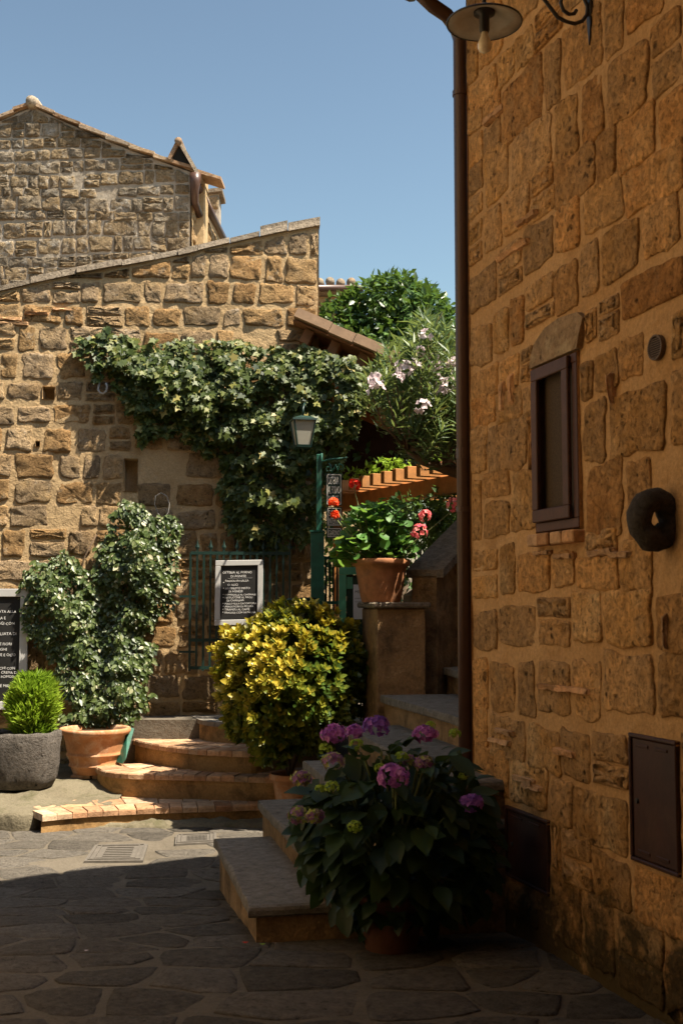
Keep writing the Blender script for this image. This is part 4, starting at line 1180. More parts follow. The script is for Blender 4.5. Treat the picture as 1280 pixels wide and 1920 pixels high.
# ------------------------------------------------------------------ second gate and menu case right of the post
G2 = thing('iron_gate', atY(630, 1150, 10.75), 'green iron bars of the garden gate right of the post', 'gate')
for i, x in enumerate((611, 618, 625, 632, 660, 676, 690)):
    mb = MB(); a = atY(x, 1046, 10.75); mb.bar((a.x, a.y, .58), a, .018); mb.build('bar', M['green_dark'], G2)
for y in (1046, 1130):
    mb = MB(); mb.bar(atY(607, y, 10.75), atY(700, y, 10.75), .02, .028); mb.build('rail', M['green_paint'], G2)
CASE = thing('menu_case', atY(655, 1175, 10.35), 'pale green frame with a white menu sheet behind the geranium pedestal', 'menu case')
K = 10.35
def fr(x0, y0, x1, y1, nm, mt, d=0, t_=.03, par=None):
    a, b = atY(x0, y1, K), atY(x1, y0, K)
    mb = MB(); mb.obox(((a.x + b.x) / 2, K + d, (a.z + b.z) / 2), ((b.x - a.x) / 2, 0, 0), (0, t_ / 2, 0), (0, 0, (b.z - a.z) / 2), .003); return mb.build(nm, M[mt], par or CASE)
fr(635, 1078, 649, 1290, 'frame_upright', 'green_light'); fr(635, 1064, 720, 1077.6, 'frame_rail', 'green_light'); fr(706, 1078, 720, 1290, 'frame_upright', 'green_light')
fr(649.3, 1078, 705.6, 1290, 'back_panel', 'green_dark', .012, .008); fr(662, 1096, 694, 1161, 'menu_sheet', 'paper', .004, .003)
fr(649.5, 1082, 661, 1104, 'bracket', 'green_light', .002, .004)
a = K - .0012
lettering([("MENU", 0, 0, .035), ("antipasti primi", 0, -.05, .016), ("secondi dolci", 0, -.08, .016)], lambda x, y: atY(665, 1112, K) + Vector((x, .0, y)), M['iron'], CASE)
for o in CASE.children:
    pass
HR = thing('handrail', atY(530, 1200, 10.4), 'low curved dark green handrail behind the yellow bush', 'handrail')
mb = MB(); mb.tube([atY(526, 1240, 10.35), atY(526, 1140, 10.35), atY(528, 1130, 10.35), atY(535, 1126, 10.35), atY(590, 1123, 10.5)], .018, 8); mb.build('rail', M['green_dark'], HR, True)
mb = MB(); p_ = atY(526, 1240, 10.35); mb.tube([Vector((p_.x, p_.y, .4)), p_], .018, 8); mb.build('upright', M['green_dark'], HR, True)

# ------------------------------------------------------------------ wall lamp at the top of the near house
wl = RW.w(RW.sz(1108, 60)[0], 0, 0)
lampc = wl + RW.n * .515; zl = atY(907, 42, lampc.y).z
WLAMP = thing('wall_lamp', (wl.x, wl.y, zl), 'enamel dish lamp with bare bulb on a scrolled iron bracket', 'lamp')
zpl = RW.sz(1108, 86)[1]
mb = MB(); e = RW.e; 
mb.ext([wl + e * -.018 + Vector((0, 0, zpl + .12)), wl + Vector((0, 0, zpl)), wl + e * .018 + Vector((0, 0, zpl + .12)), wl + e * .014 + Vector((0, 0, zpl + .75)), wl - e * .014 + Vector((0, 0, zpl + .75))], RW.n * .014); plate = mb.build('wall_plate', M['iron'], WLAMP)
for zz in (.14, .3):
    mb = MB(); mb.lathe([(.0, .008), (.006, .006), (.008, 0)], wl + RW.n * .014 + Vector((0, 0, zpl + zz)), 8, ax); mb.build('bolt', M['iron'], plate)
def lb(d, z): return wl + RW.n * d + Vector((0, 0, z))
za = zpl + .62
mb = MB(); mb.tube([lb(.01, za), lb(.3, za), lb(.515, za)], .010, 8); mb.build('arm', M['iron'], WLAMP, True)
sc_ = []
for k in range(30):
    t_ = k / 29; a_ = math.radians(-75 + 560 * t_); rr = .078 * (1 - .70 * t_)
    sc_.append(lb(.095 - 0 + rr * math.cos(a_) * -1 , zpl + .165 + rr * math.sin(a_)))
lead = [lb(.46, za - .02), lb(.40, za - .12), lb(.33, zpl + .33), lb(.25, zpl + .20), lb(.165, zpl + .105)]
sc2 = [lb(.095 + .078 * math.cos(math.radians(d)), zpl + .165 + .078 * math.sin(math.radians(d))) for d in (-70, -100, -130, -160, -190, -220, -250)]
inner = [lb(.095 + rr * math.cos(math.radians(d)), zpl + .165 + rr * math.sin(math.radians(d))) for d, rr in ((-280, .070), (-315, .062), (-350, .055), (-390, .048), (-430, .040), (-470, .033), (-510, .026))]
mb = MB(); mb.tube(lead + sc2 + inner, .0085, 8); mb.build('scroll', M['iron'], WLAMP, True)
cc = lb(.42, za - .09)
mb = MB(); mb.tube([cc + RW.n * (.045 * (1 - k / 16) * math.cos(k * .6 + .5)) + Vector((0, 0, .045 * (1 - k / 16) * math.sin(k * .6 + .5))) for k in range(14)], .006, 6); mb.build('scroll', M['iron'], WLAMP, True)
lc_ = Vector((lampc.x, lampc.y, zl)); R = .16
mb = MB(); mb.tube([Vector((lc_.x, lc_.y, za)), lc_ + Vector((0, 0, .06))], .009, 8); mb.build('stem', M['iron'], WLAMP, True)
mb = MB(); mb.lathe([(.012, .075), (.035, .07), (.05, .05), (R * .7, .022), (R, .0), (R - .002, -.004), (R * .7, .016), (.05, .044), (.03, .05)], lc_, 48); sh = mb.build('shade', M['enamel'], WLAMP, True)
mb = MB(); tor = [lc_ + Vector((R * math.cos(k * math.pi / 24), R * math.sin(k * math.pi / 24), -.002)) for k in range(49)]; mb.tube(tor, .0042, 6, False); mb.build('rim', M['socket'], sh, True)
mb = MB(); mb.lathe([(0, .052), (.046, .05), (.046, .036), (.022, .03), (.022, -.035), (.018, -.045), (0, -.045)], lc_, 20); mb.build('socket', M['socket'], WLAMP, True)
mb = MB(); mb.lathe([(.013, -.045), (.015, -.058), (.024, -.078), (.0305, -.098), (.030, -.112), (.024, -.126), (.012, -.134), (0, -.136)], lc_, 24); mb.build('bulb', M['bulb'], WLAMP, True)

# ------------------------------------------------------------------ canopy roof and pergola over the entrance
CAN = thing('entrance_canopy', (.3, 12.0, .57), 'timber lean-to canopy sloping right from the corner of the ivy house', 'canopy')
A = atY(548, 603, 11.25); Bq = atY(748, 690, 10.95)
dv = (Bq - A).normalized(); nn = Vector((-dv.z, 0, dv.x)); 
bk = Vector((.05, 3.5, .05)); Bend = Bq + dv * .12
mb = MB(); mb.ext([A + nn * .01, Bend + nn * .01, Bend + nn * .03, A + nn * .03], bk); mb.build('deck', M['wood_canopy'], CAN)
L = (Bend - A).length; k = 0; s = 0
r = random.Random(2)
while s < L - .02:
    w = min(r.uniform(.26, .40), L - s); p0 = A + dv * s; p1 = A + dv * (s + w - .006)
    mb = MB(); up = r.uniform(.0, .012)
    mb.ext([p0 + nn * (.031 + up), p1 + nn * (.031 + up), p1 + nn * (.125 + up), p0 + nn * (.125 + up)], Vector((.0, -.09, 0))); mb.build('verge_board', M['wood_verge'], CAN)
    mb = MB(); mb.ext([p0 + nn * (.031 + up), p1 + nn * (.031 + up), p1 + nn * (.07 + up), p0 + nn * (.07 + up)], bk * .98); mb.build('roof_tile', M['rooftile'], CAN)
    s += w
for f in (.15, .38, .62, .85):
    p0 = A + dv * (L * f) - nn * .07; mb = MB(); mb.bar(p0 + Vector((0, .05, 0)), p0 + bk * .95, .09, .14, nn); mb.build('rafter', M['wood_canopy'], CAN)
for y_ in (.5, 1.9, 3.2):
    p0 = A + Vector((.02, y_, -.06)); mb = MB(); mb.bar(p0, p0 + dv * (L - .05), .08, .10); mb.build('purlin', M['wood_canopy'], CAN)
for k in range(9):
    mb = MB(); x_ = -.25 + .24 * k; mb.obox((x_, 14.75, 3.68), (.1198, 0, 0), (0, .02, 0), (0, 0, .46), .003); mb.build('shade_backing', M['shade_wood'], CAN)  # added boards, the recess's shade put into their near-black colour
mb = MB(); mb.prism([(-.4, 13.75), (1.9, 13.75), (1.9, 15.0), (-.4, 15.0)], 4.16, 4.22); mb.build('shade_deck', M['shade_wood'], CAN)  # added slab that shades the boards behind the canopy
for x_ in (-.3, 1.75):
    mb = MB(); mb.bar((x_, 14.85, .57), (x_, 14.85, 4.14), .12, .12, (0, 1, 0)); mb.build('post', M['shade_wood'], CAN)
mb = MB(); mb.bar((-.3, 14.70, 3.25), (1.75, 14.70, 3.25), .1, .14); mb.build('beam', M['shade_wood'], CAN)

PER = thing('pergola', (.8, 12.3, .57), 'orange timber pergola with sunlit rafters behind the geraniums', 'pergola')
p0, p1 = Vector((-.04, 13.6, 2.80)), Vector((1.42, 10.75, 2.80))
mb = MB(); mb.bar(p0, p1, .11, .17); mb.build('beam', M['wood_pergola'], PER)
dr = (p1 - p0); L = dr.length; dr.normalize(); pr = Vector((dr.y, -dr.x, 0)); pr = pr if pr.x > 0 else -pr
s = .12
while s < L:
    q = p0 + dr * s + Vector((0, 0, .15)); mb = MB(); mb.bar(q - pr * .28, q + pr * 2.6, .075, .125, bev=.004); mb.build('rafter', M['wood_pergola'], PER); s += .24
q0, q1 = p0 + pr * 2.4, p1 + pr * 2.4
mb = MB(); mb.bar(q0, q1, .11, .17); mb.build('beam', M['wood_pergola'], PER)
for q in (p0, p1 - dr * .1, q0, q1):
    mb = MB(); mb.bar(Vector((q.x, q.y, .57)), Vector((q.x, q.y, 2.71)), .11, .11, (0, 1, 0)); mb.build('post', M['wood_pergola'], PER)

# ------------------------------------------------------------------ pots
def pot(name, c, rt, rb, h, mat, label, cat='pot', bands=(), soil=True, lip=.035, group=None, n=36, jit=0.0):
    th = thing(name, c, label, cat, group)
    pr = [(rb * .98, .0), (rb, .008)]
    def rr(z): return rb + (rt - rb) * (z / h) ** .85
    zz = sorted([.15, .3, .5, .7] )
    pts = [(rr(h * f), h * f) for f in zz]
    for bz in bands: pts += [(rr(bz - .016), bz - .016), (rr(bz) + .012, bz - .006), (rr(bz) + .012, bz + .006), (rr(bz + .016), bz + .016)]
    pts.sort(key=lambda q: q[1]); pts = [q for q in pts if q[1] < h - .075]
    pr += pts + [(rr(h - .06) + .0, h - .062), (rt + lip * .75, h - .05), (rt + lip, h - .03), (rt + lip, h - .012), (rt + lip * .7, h), (rt, h), (rt - .012, h - .02), (rt - .02, h - .07)]
    mb = MB(); mb.lathe(pr, c, n, None, jit); mb.build('body', M[mat], th, True)
    if soil:
        mb = MB(); mb.lathe([(0, h - .035), (rt * .6, h - .03), (rt - .013, h - .045)], c, 24, None, .06); mb.build('soil', M['soil'], th, True)
    return th

# ------------------------------------------------------------------ leaves
LEAF = {
 'oval': ([(0, 0, 0), (-.22, .22, .05), (.22, .22, .05), (-.30, .52, .04), (.30, .52, .04), (-.16, .82, -.01), (.16, .82, -.01), (0, 1, -.06), (0, .5, -.03)],
          [(0, 8, 3, 1), (0, 2, 4, 8), (8, 7, 5, 3), (8, 4, 6, 7)]),
 'small': ([(0, 0, 0), (-.26, .45, .06), (.26, .45, .06), (0, 1, -.04), (0, .5, -.02)], [(0, 4, 3, 1), (0, 2, 3, 4)]),
 'narrow': ([(0, 0, 0), (-.095, .45, .02), (.095, .45, .02), (0, 1, -.05)], [(0, 3, 1), (0, 2, 3)]),
 'ivy': ([(0, .12, -.03), (0, 0, 0), (.34, -.05, .03), (.28, .22, .03), (.55, .42, -.02), (.24, .52, .03), (0, 1, -.05), (-.24, .52, .03), (-.55, .42, -.02), (-.28, .22, .03), (-.34, -.05, .03), (0, .4, -.02)],
         [(1, 2, 3, 11), (11, 3, 4, 5), (11, 5, 6), (11, 6, 7), (11, 7, 8, 9), (1, 11, 9, 10)]),
 'petal': ([(0, 0, 0), (-.42, .45, .08), (.42, .45, .08), (0, .95, .0)], [(0, 3, 1), (0, 2, 3)]),
 'blade': ([(-.05, 0, 0), (.05, 0, 0), (.09, .5, .02), (0, 1, 0), (-.09, .5, .02)], [(0, 1, 2, 4), (4, 2, 3)]),
}
kk = 11
LEAF['round'] = ([(0, .5, -.10)] + [(.5 * math.sin(2 * math.pi * i / kk) * (1 + .10 * (i % 2)), .5 - .5 * math.cos(2 * math.pi * i / kk) * (1 + .10 * (i % 2)), .07 * (i % 2)) for i in range(kk)], [(0, 1 + i, 1 + (i + 1) % kk) for i in range(kk)])
def unit(a):
    return a / np.maximum(np.linalg.norm(a, axis=-1, keepdims=True), 1e-9)
def leaves(name, P, D, N, S, shape, mat, parent, V, kind='stuff'):
    """P base points, D growth directions, N face normals, S sizes, V tint value; one joined mesh of real leaves"""
    P, D, N = np.asarray(P, float), unit(np.asarray(D, float)), np.asarray(N, float)
    S = np.asarray(S, float); V = np.asarray(V, float)
    X = unit(np.cross(D, N)); N = np.cross(X, D)
    tv, tf = LEAF[shape]; tv = np.array(tv); k = len(tv)
    W = P[:, None, :] + S[:, None, None] * (tv[None, :, 0, None] * X[:, None, :] + tv[None, :, 1, None] * D[:, None, :] + tv[None, :, 2, None] * N[:, None, :])
    n = len(P)
    me = bpy.data.meshes.new(name)
    cnts = [len(f) for f in tf]; flat = np.concatenate([np.array(f) for f in tf])
    loops = (flat[None, :] + (np.arange(n) * k)[:, None]).ravel()
    tot = np.tile(np.array(cnts), n); st = np.concatenate([[0], np.cumsum(tot)[:-1]])
    me.vertices.add(n * k); me.vertices.foreach_set('co', W.ravel())
    me.loops.add(len(loops)); me.loops.foreach_set('vertex_index', loops.astype(np.int32))
    me.polygons.add(len(tot)); me.polygons.foreach_set('loop_start', st.astype(np.int32)); me.polygons.foreach_set('loop_total', tot.astype(np.int32))
    me.update(calc_edges=True)
    at = me.attributes.new('v', 'FLOAT', 'POINT'); at.data.foreach_set('value', np.repeat(np.clip(V, 0, 1), k).astype(np.float32))
    me.validate()
    me.materials.append(mat)
    o = bpy.data.objects.new(name, me); link(o, parent)
    if kind: o['kind'] = kind
    return o
def rdir(n):
    return unit(rng.normal(size=(n, 3)))
def in_poly(px, py, poly):
    c = False; n = len(poly); j = n - 1
    for i in range(n):
        xi, yi = poly[i]; xj, yj = poly[j]
        if (yi > py) != (yj > py) and px < (xj - xi) * (py - yi) / (yj - yi) + xi: c = not c
        j = i
    return c
def scatter(poly, n, wob=10):
    xs = [p[0] for p in poly]; ys = [p[1] for p in poly]; out = []
    while len(out) < n:
        x, y = rng.uniform(min(xs) - wob, max(xs) + wob), rng.uniform(min(ys) - wob, max(ys) + wob)
        dx = wob * noise.noise(Vector((x * .05, y * .05, 1))) ; dy = wob * noise.noise(Vector((x * .05, y * .05, 7)))
        if in_poly(x + dx, y + dy, poly): out.append((x, y))
    return out
def edge_dist(x, y, poly):
    best = 1e9
    for i in range(len(poly)):
        a, b = poly[i], poly[(i + 1) % len(poly)]
        dx, dy = b[0] - a[0], b[1] - a[1]
        t = max(0, min(1, ((x - a[0]) * dx + (y - a[1]) * dy) / (dx * dx + dy * dy + 1e-9)))
        best = min(best, math.hypot(x - a[0] - dx * t, y - a[1] - dy * t))
    return best

def wall_climber(thing_, name, poly, n, size, shape, mat, tmin, tmax, tip_glint, lay=None, up=0.15, down=True, sc=.022, tintup=.0, holes=.0, wob=14):
    pts = scatter(poly, n, wob)
    P, D, N, S, V = [], [], [], [], []
    nv = np.array(LW.n)
    for (x, y) in pts:
        cl = noise.noise(Vector((x * sc, y * sc, 2.2))) + .5 * noise.noise(Vector((x * sc * 2.4, y * sc * 2.4, 5)))
        if cl < -.55 + holes and rng.random() < .75: continue
        ed = edge_dist(x, y, poly)
        f = min(1, ed / 55.0)
        th = tmin + (tmax - tmin) * f * max(.15, .55 + .75 * cl)
        d = max(.015, th * (rng.random() ** .45))
        if lay: d += lay(x, y)
        P.append(LW.at(x, y, d))
        a = rng.uniform(-1.2, 1.2)
        D.append(np.array(LW.e) * math.sin(a) + np.array([0, 0, -math.cos(a) if down else math.cos(a)]) + nv * rng.uniform(.0, .7))
        N.append(nv + np.array([0, 0, .55]) + rng.normal(size=3) * .45)
        S.append(size * rng.choice([.5, .75, 1.0, 1.25, 1.5], p=[.18, .27, .3, .18, .07]) * rng.uniform(.85, 1.15))
        V.append(.42 + .18 * cl + rng.normal() * .20 + (tip_glint if rng.random() < .07 else 0) + tintup * max(0, 1 - ed / 22.0))  # a few leaves paled as tips and painted sun glints
    return leaves(name, P, D, N, S, shape, M[mat], thing_, V)

IVY = thing('ivy', LW.at(470, 1040, .05), 'dark green ivy draped across the sunlit tuff wall', 'ivy')
ivy_poly = [(134, 648), (150, 630), (168, 640), (186, 618), (204, 612), (222, 634), (262, 642), (310, 640), (345, 634), (385, 640), (398, 632), (420, 640), (445, 634), (478, 650), (520, 654), (560, 648), (596, 650), (630, 668), (662, 664), (684, 690), (690, 730),
            (676, 770), (662, 810), (650, 842), (640, 872), (628, 900), (612, 930), (600, 980), (588, 1015), (560, 1028), (530, 1040), (500, 1034), (468, 1036), (440, 1000), (424, 960), (412, 930), (414, 880), (398, 856), (360, 832), (330, 812), (296, 806), (280, 826), (266, 834), (256, 806), (262, 786), (244, 768), (232, 744), (206, 716), (184, 704), (160, 690), (142, 668)]
def ivy_lay(x, y): return .34 * smooth(540, 680, x) + .16 * smooth(380, 560, x)
wall_climber(IVY, 'foliage', ivy_poly, 15000, .060, 'ivy', 'ivy', .08, .34, .38, ivy_lay, tintup=.12, holes=.30)
mb = MB(); r = random.Random(5)
for k in range(9):
    x0 = 440 + 16 * k; pts = []
    x, y = x0, 1040
    while y > 680:
        pts.append(LW.at(x, y, .03 + ivy_lay(x, y) * .6)); x += r.uniform(-22, 14) - k; y -= 40
    mb.tube(pts, [.016 * (1 - .6 * i / len(pts)) for i in range(len(pts))], 5)
mb.build('stem', M['bark'], IVY, True, 'stuff')

# star jasmine in the terracotta pot
jc = atZ(182, 1436, .13); jc.y = 10.62; jc.x = atY(178, 1400, 10.62).x
pot('terracotta_pot', Vector((jc.x, jc.y, .135)), .285, .19, .40, 'terracotta', 'large banded terracotta pot holding the star jasmine', bands=(.17, .075), lip=.03)
mb = MB(); 
TS = thing('tile_support', (jc.x, jc.y, .11), 'flat terracotta tiles under the large jasmine pot', 'tile')
for dx in (-.09, .10):
    mb = MB(); mb.obox((jc.x + dx, jc.y, .118), (.085, 0, 0), (0, .16, 0), (0, 0, .0155), .003); mb.build('tile', M['step_brick'], TS)
JAS = thing('star_jasmine', Vector((jc.x, jc.y, .45)), 'tall star jasmine climbing the wall from the large banded pot', 'climber')
jr = [(120, 1362), (112, 1340), (150, 1320), (180, 1290), (168, 1240), (186, 1200), (182, 1150), (196, 1110), (172, 1080), (178, 1040), (196, 1008), (206, 976), (214, 950), (240, 934), (262, 944), (276, 966), (290, 972), (310, 960), (336, 985), (332, 1020), (326, 1060), (330, 1100), (322, 1140), (298, 1150), (292, 1175), (268, 1186), (288, 1215), (284, 1240), (276, 1270), (280, 1300), (272, 1330), (252, 1352), (238, 1372), (200, 1362)]
jl = [(38, 1130), (34, 1100), (52, 1066), (80, 1048), (104, 1046), (118, 1034), (140, 1042), (158, 1066), (176, 1090), (204, 1120), (204, 1200), (196, 1260), (185, 1310), (140, 1330), (124, 1300), (110, 1262), (92, 1230), (70, 1210), (50, 1180), (44, 1160)]
def jl_lay(x, y): return .10 + .25 * smooth(1150, 1360, y)
wall_climber(JAS, 'foliage', jr, 8800, .047, 'oval', 'jasmine', .06, .34, .42, jl_lay, tintup=.10, sc=.034, holes=.12)
wall_climber(JAS, 'foliage', jl, 5000, .046, 'oval', 'jasmine', .06, .30, .42, jl_lay, tintup=.10, sc=.034, holes=.15)
mb = MB()
for k in range(6):
    x, y = 190 + 8 * k, 1362; pts = []
    while y > 1000: pts.append(LW.at(x, y, jl_lay(x, y) * .8)); x += r.uniform(-20, 24); y -= 45
    mb.tube(pts, .008, 5)
mb.build('stem', M['bark'], JAS, True, 'stuff')
GPN = thing('green_panel', atY(232, 1430, 10.5), 'narrow green board leaning beside the large jasmine pot', 'board')
mb = MB(); a = [atY(229, 1432, 10.42), atY(236, 1424, 10.42), atY(252, 1366, 10.75), atY(240, 1362, 10.75)]; mb.ext([a[0], a[1], a[2], a[3]], Vector((-.10, .16, 0))); mb.build('board', M['green_paint'], GPN)

# stone trough with golden conifer
tc = atY(48, 1440, 10.05)
TR = thing('stone_trough', Vector((tc.x, tc.y, .10)), 'rough dark basalt planter beside the left menu board', 'planter')
mb = MB(); h = .47; prf = [(.20, 0), (.255, .015), (.285, .09), (.305, .2), (.318, .33), (.325, h - .03), (.315, h), (.285, h), (.268, h - .02), (.255, h - .1)]
b0 = Vector((tc.x - .03, tc.y, .09))
for (q, z) in prf:
    for k in range(40):
        t_ = 2 * math.pi * k / 40; dv_ = Vector((math.cos(t_), math.sin(t_), 0))
        sq = 1 / max(abs(dv_.x), abs(dv_.y)) ** .35
        rr = q * sq * (1 + .05 * noise.noise(dv_ * 2 + Vector((0, 0, z * 4))) + .02 * noise.noise(dv_ * 7 + Vector((0, 0, z * 12))))
        mb.v.append(b0 + Vector((dv_.x * rr, dv_.y * rr * .85, z + .02 * noise.noise(dv_ * 3) * (z > .2))))
for i in range(len(prf) - 1):
    for k in range(40): mb.f.append((i * 40 + k, i * 40 + (k + 1) % 40, (i + 1) * 40 + (k + 1) % 40, (i + 1) * 40 + k))
mb.build('basin', M['basalt'], TR, True)
mb = MB(); mb.lathe([(0, h - .05), (.15, h - .05), (.26, h - .06)], b0, 20); mb.build('soil', M['soil'], TR, True)
def sprays(parent, n, cen, rx, ry, z0, z1, prof, mat, size, name='foliage'):
    P, D, N, S, V = [], [], [], [], []
    for _ in range(n):
        f = rng.random() ** .8; t_ = rng.uniform(0, 2 * math.pi); z = z0 + (z1 - z0) * f
        lump = 1 + .55 * noise.noise(Vector((math.cos(t_) * 1.8, math.sin(t_) * 1.8, z * 9)))
        q = prof(f) * lump * (.62 + .38 * rng.random() ** .5)
        p = np.array([cen.x + rx * q * math.cos(t_), cen.y + ry * q * math.sin(t_), z])
        o = np.array([math.cos(t_), math.sin(t_), .9 + rng.normal() * .3])
        base_v = .35 + .5 * (q - .4) + rng.normal() * .10
        for j in range(9):
            P.append(p + rng.normal(size=3) * .012); D.append(o + rng.normal(size=3) * .38); N.append(rng.normal(size=3)); S.append(size * rng.uniform(.5, 1.3)); V.append(base_v + rng.normal() * .1)
    return leaves(name, P, D, N, S, 'blade', M[mat], parent, V)
THU = thing('conifer_shrub', Vector((atY(60, 1390, 10.05).x, 10.05, .53)), 'bright golden green conifer in the basalt planter', 'shrub')
z0 = .5; z1 = atY(60, 1262, 10.05).z
sprays(THU, 900, Vector((atY(60, 1390, 10.05).x, 10.05, 0)), .15, .15, z0, z1 - .03, lambda f: (.72 + .5 * math.sin(f * 2.9)) * (1 - .45 * max(0, f - .8) / .2), 'thuja', .068)
mb = MB(); mb.tube([Vector((THU.location.x, 10.05, .5)), Vector((THU.location.x, 10.05, z1 - .12))], [.022, .006], 6); mb.build('stem', M['bark'], THU, True)

# golden euonymus
bc = atY(545, 1285, 9.62)
EUO = thing('euonymus_bush', Vector((bc.x, bc.y, .06)), 'rounded yellow and green variegated bush in front of the gate', 'bush')
ec = Vector((bc.x - .005, bc.y, bc.z)); rx, ry, rz = .62, .54, .66
P, D, N, S, V = [], [], [], [], []
for _ in range(2300):
    d = rdir(1)[0]
    if d[2] < -.95: continue
    lump = 1.0 + .20 * noise.noise(Vector(d) * 1.9 + Vector((3, 1, 0))) + .20 * noise.noise(Vector(d) * 4.5)
    taper = 1 - .10 * max(0, -d[2])
    q = lump * taper * (.70 + .30 * rng.random() ** .4)
    p = np.array([ec.x + rx * q * d[0] , ec.y + ry * q * d[1], ec.z + rz * q * d[2] + .05 * max(0, d[0]) ])
    out = unit(d * np.array([1 / rx, 1 / ry, 1 / rz]) + np.array([0, 0, .9]))
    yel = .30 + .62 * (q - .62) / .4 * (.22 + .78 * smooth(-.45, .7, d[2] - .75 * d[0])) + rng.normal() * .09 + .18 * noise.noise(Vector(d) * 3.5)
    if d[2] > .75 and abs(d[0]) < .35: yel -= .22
    for j in range(8):
        a = j * 2.4 + rng.uniform(0, .6); sp_ = .55 + 1.1 * (j / 8)
        t1 = unit(np.cross(out, [0, 0.2, 1.0])); t2 = np.cross(out, t1)
        dd = out * 1.0 + (t1 * math.cos(a) + t2 * math.sin(a)) * sp_
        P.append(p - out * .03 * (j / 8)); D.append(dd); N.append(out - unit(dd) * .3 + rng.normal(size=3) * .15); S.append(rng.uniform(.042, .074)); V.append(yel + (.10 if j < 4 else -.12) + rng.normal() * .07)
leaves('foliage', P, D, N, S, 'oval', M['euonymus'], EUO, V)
P, D, N, S, V = [], [], [], [], []
for _ in range(2200):
    d = rdir(1)[0]; q = .35 + .38 * rng.random()
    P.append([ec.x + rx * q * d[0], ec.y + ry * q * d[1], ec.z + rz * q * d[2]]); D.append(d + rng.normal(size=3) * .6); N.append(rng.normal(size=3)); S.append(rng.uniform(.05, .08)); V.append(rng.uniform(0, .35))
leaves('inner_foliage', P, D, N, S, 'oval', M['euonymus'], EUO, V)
mb = MB()
for k in range(7):
    t_ = k * .9; mb.tube([Vector((ec.x, ec.y, .25)), Vector((ec.x + .12 * math.cos(t_), ec.y + .12 * math.sin(t_), .55)), Vector((ec.x + .35 * math.cos(t_), ec.y + .35 * math.sin(t_), .95))], [.016, .012, .006], 6)
mb.build('stem', M['bark'], EUO, True)
pot('terracotta_pot', Vector((ec.x + .02, ec.y + .05, .025)), .17, .13, .24, 'terracotta', 'plain terracotta pot under the yellow bush', lip=.02)
sp_pot = atY(552, 1490, 9.3)
pot('terracotta_pot', Vector((-.36, 9.15, -.11)), .085, .06, .15, 'terracotta', 'small terracotta pot beside the stairs under the yellow bush', lip=.012, n=24)

# geranium on the pedestal
gpz = 1.646
gp = pc + sd * (pw / 2) + bdp * (pd / 2) + Vector((-.01, -.04, 0))
gp = Vector((atY(714, 1090, gp.y).x, gp.y, gpz))
pot('terracotta_pot', gp, .215, .155, .345, 'terracotta_old', 'weathered terracotta pot of geraniums standing on the stair pedestal', lip=.022)
GER = thing('geranium', gp + Vector((0, 0, .33)), 'leafy geranium with red and pink blooms in the weathered pot', 'plant')
P, D, N, S, V = [], [], [], [], []
gpoly = [(622, 1030), (640, 1000), (652, 975), (668, 948), (690, 938), (715, 932), (740, 936), (756, 958), (768, 985), (778, 1012), (786, 1030), (772, 1042), (700, 1046), (660, 1052), (636, 1062), (622, 1056)]
stems = MB()
nleaf = 0
for (x, y) in scatter(gpoly, 290, 6):
    yy = gp.y + rng.uniform(-.24, .24)
    p = atY(x, y, yy)
    base = gp + Vector((rng.uniform(-.1, .1), rng.uniform(-.1, .1), .30))
    out = unit(np.array(p - base) + np.array([0, -.12, .05]))
    nn_ = unit(np.array([rng.normal() * .45, -.55 + rng.normal() * .35, .75 + rng.normal() * .25]))
    a_ = rng.uniform(0, 6.28); dd = np.array([math.cos(a_), math.sin(a_) - .3, -.25 + rng.normal() * .25]) + out * .4
    sz = rng.uniform(.045, .09)
    leaf = leaves('leaf', [np.array(p) - unit(dd) * sz * .4], [dd], [nn_], [sz], 'round', M['geranium'], GER, [.45 + .25 * (1 - smooth(640, 720, x)) + rng.normal() * .16], None)
    nleaf += 1
    if rng.random() < .35: stems.tube([base, (base + p) / 2 + Vector((0, 0, -.02)), p], .004, 4)
stems.build('stem', M['stem'], GER, True, 'stuff')
P, D, N, S, V = [], [], [], [], []
for (x, y) in scatter([(705 + (a - 705) * .88, 1000 + (b - 1000) * .88) for (a, b) in gpoly], 420, 4):
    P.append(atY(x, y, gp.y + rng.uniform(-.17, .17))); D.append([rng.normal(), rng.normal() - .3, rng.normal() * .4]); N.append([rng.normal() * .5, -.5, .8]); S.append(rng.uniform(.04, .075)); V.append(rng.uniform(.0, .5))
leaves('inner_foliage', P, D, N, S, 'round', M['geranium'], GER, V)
def bloom(parent, c, rad, mat, n, ps, flat=1.0, name='flower', facing=(0, -.5, .8)):
    P, D, N, S, V = [], [], [], [], []
    fz = unit(np.array(facing, float))
    for _ in range(n):
        d = rdir(1)[0]
        if d.dot(fz) < -.55: d = -d
        p = np.array(c) + d * rad * np.array([1, 1, flat]) * rng.uniform(.75, 1.0)
        t1 = unit(np.cross(d, rng.normal(size=3))); t2 = np.cross(d, t1); b_ = rng.random() * 6
        v = rng.random()
        for j in range(4):
            a = b_ + j * math.pi / 2
            dd = t1 * math.cos(a) + t2 * math.sin(a) + d * .35
            P.append(p); D.append(dd); N.append(d); S.append(ps * rng.uniform(.8, 1.15)); V.append(v + rng.normal() * .12)
    return leaves(name, P, D, N, S, 'petal', M[mat], parent, V, None)
st = MB()
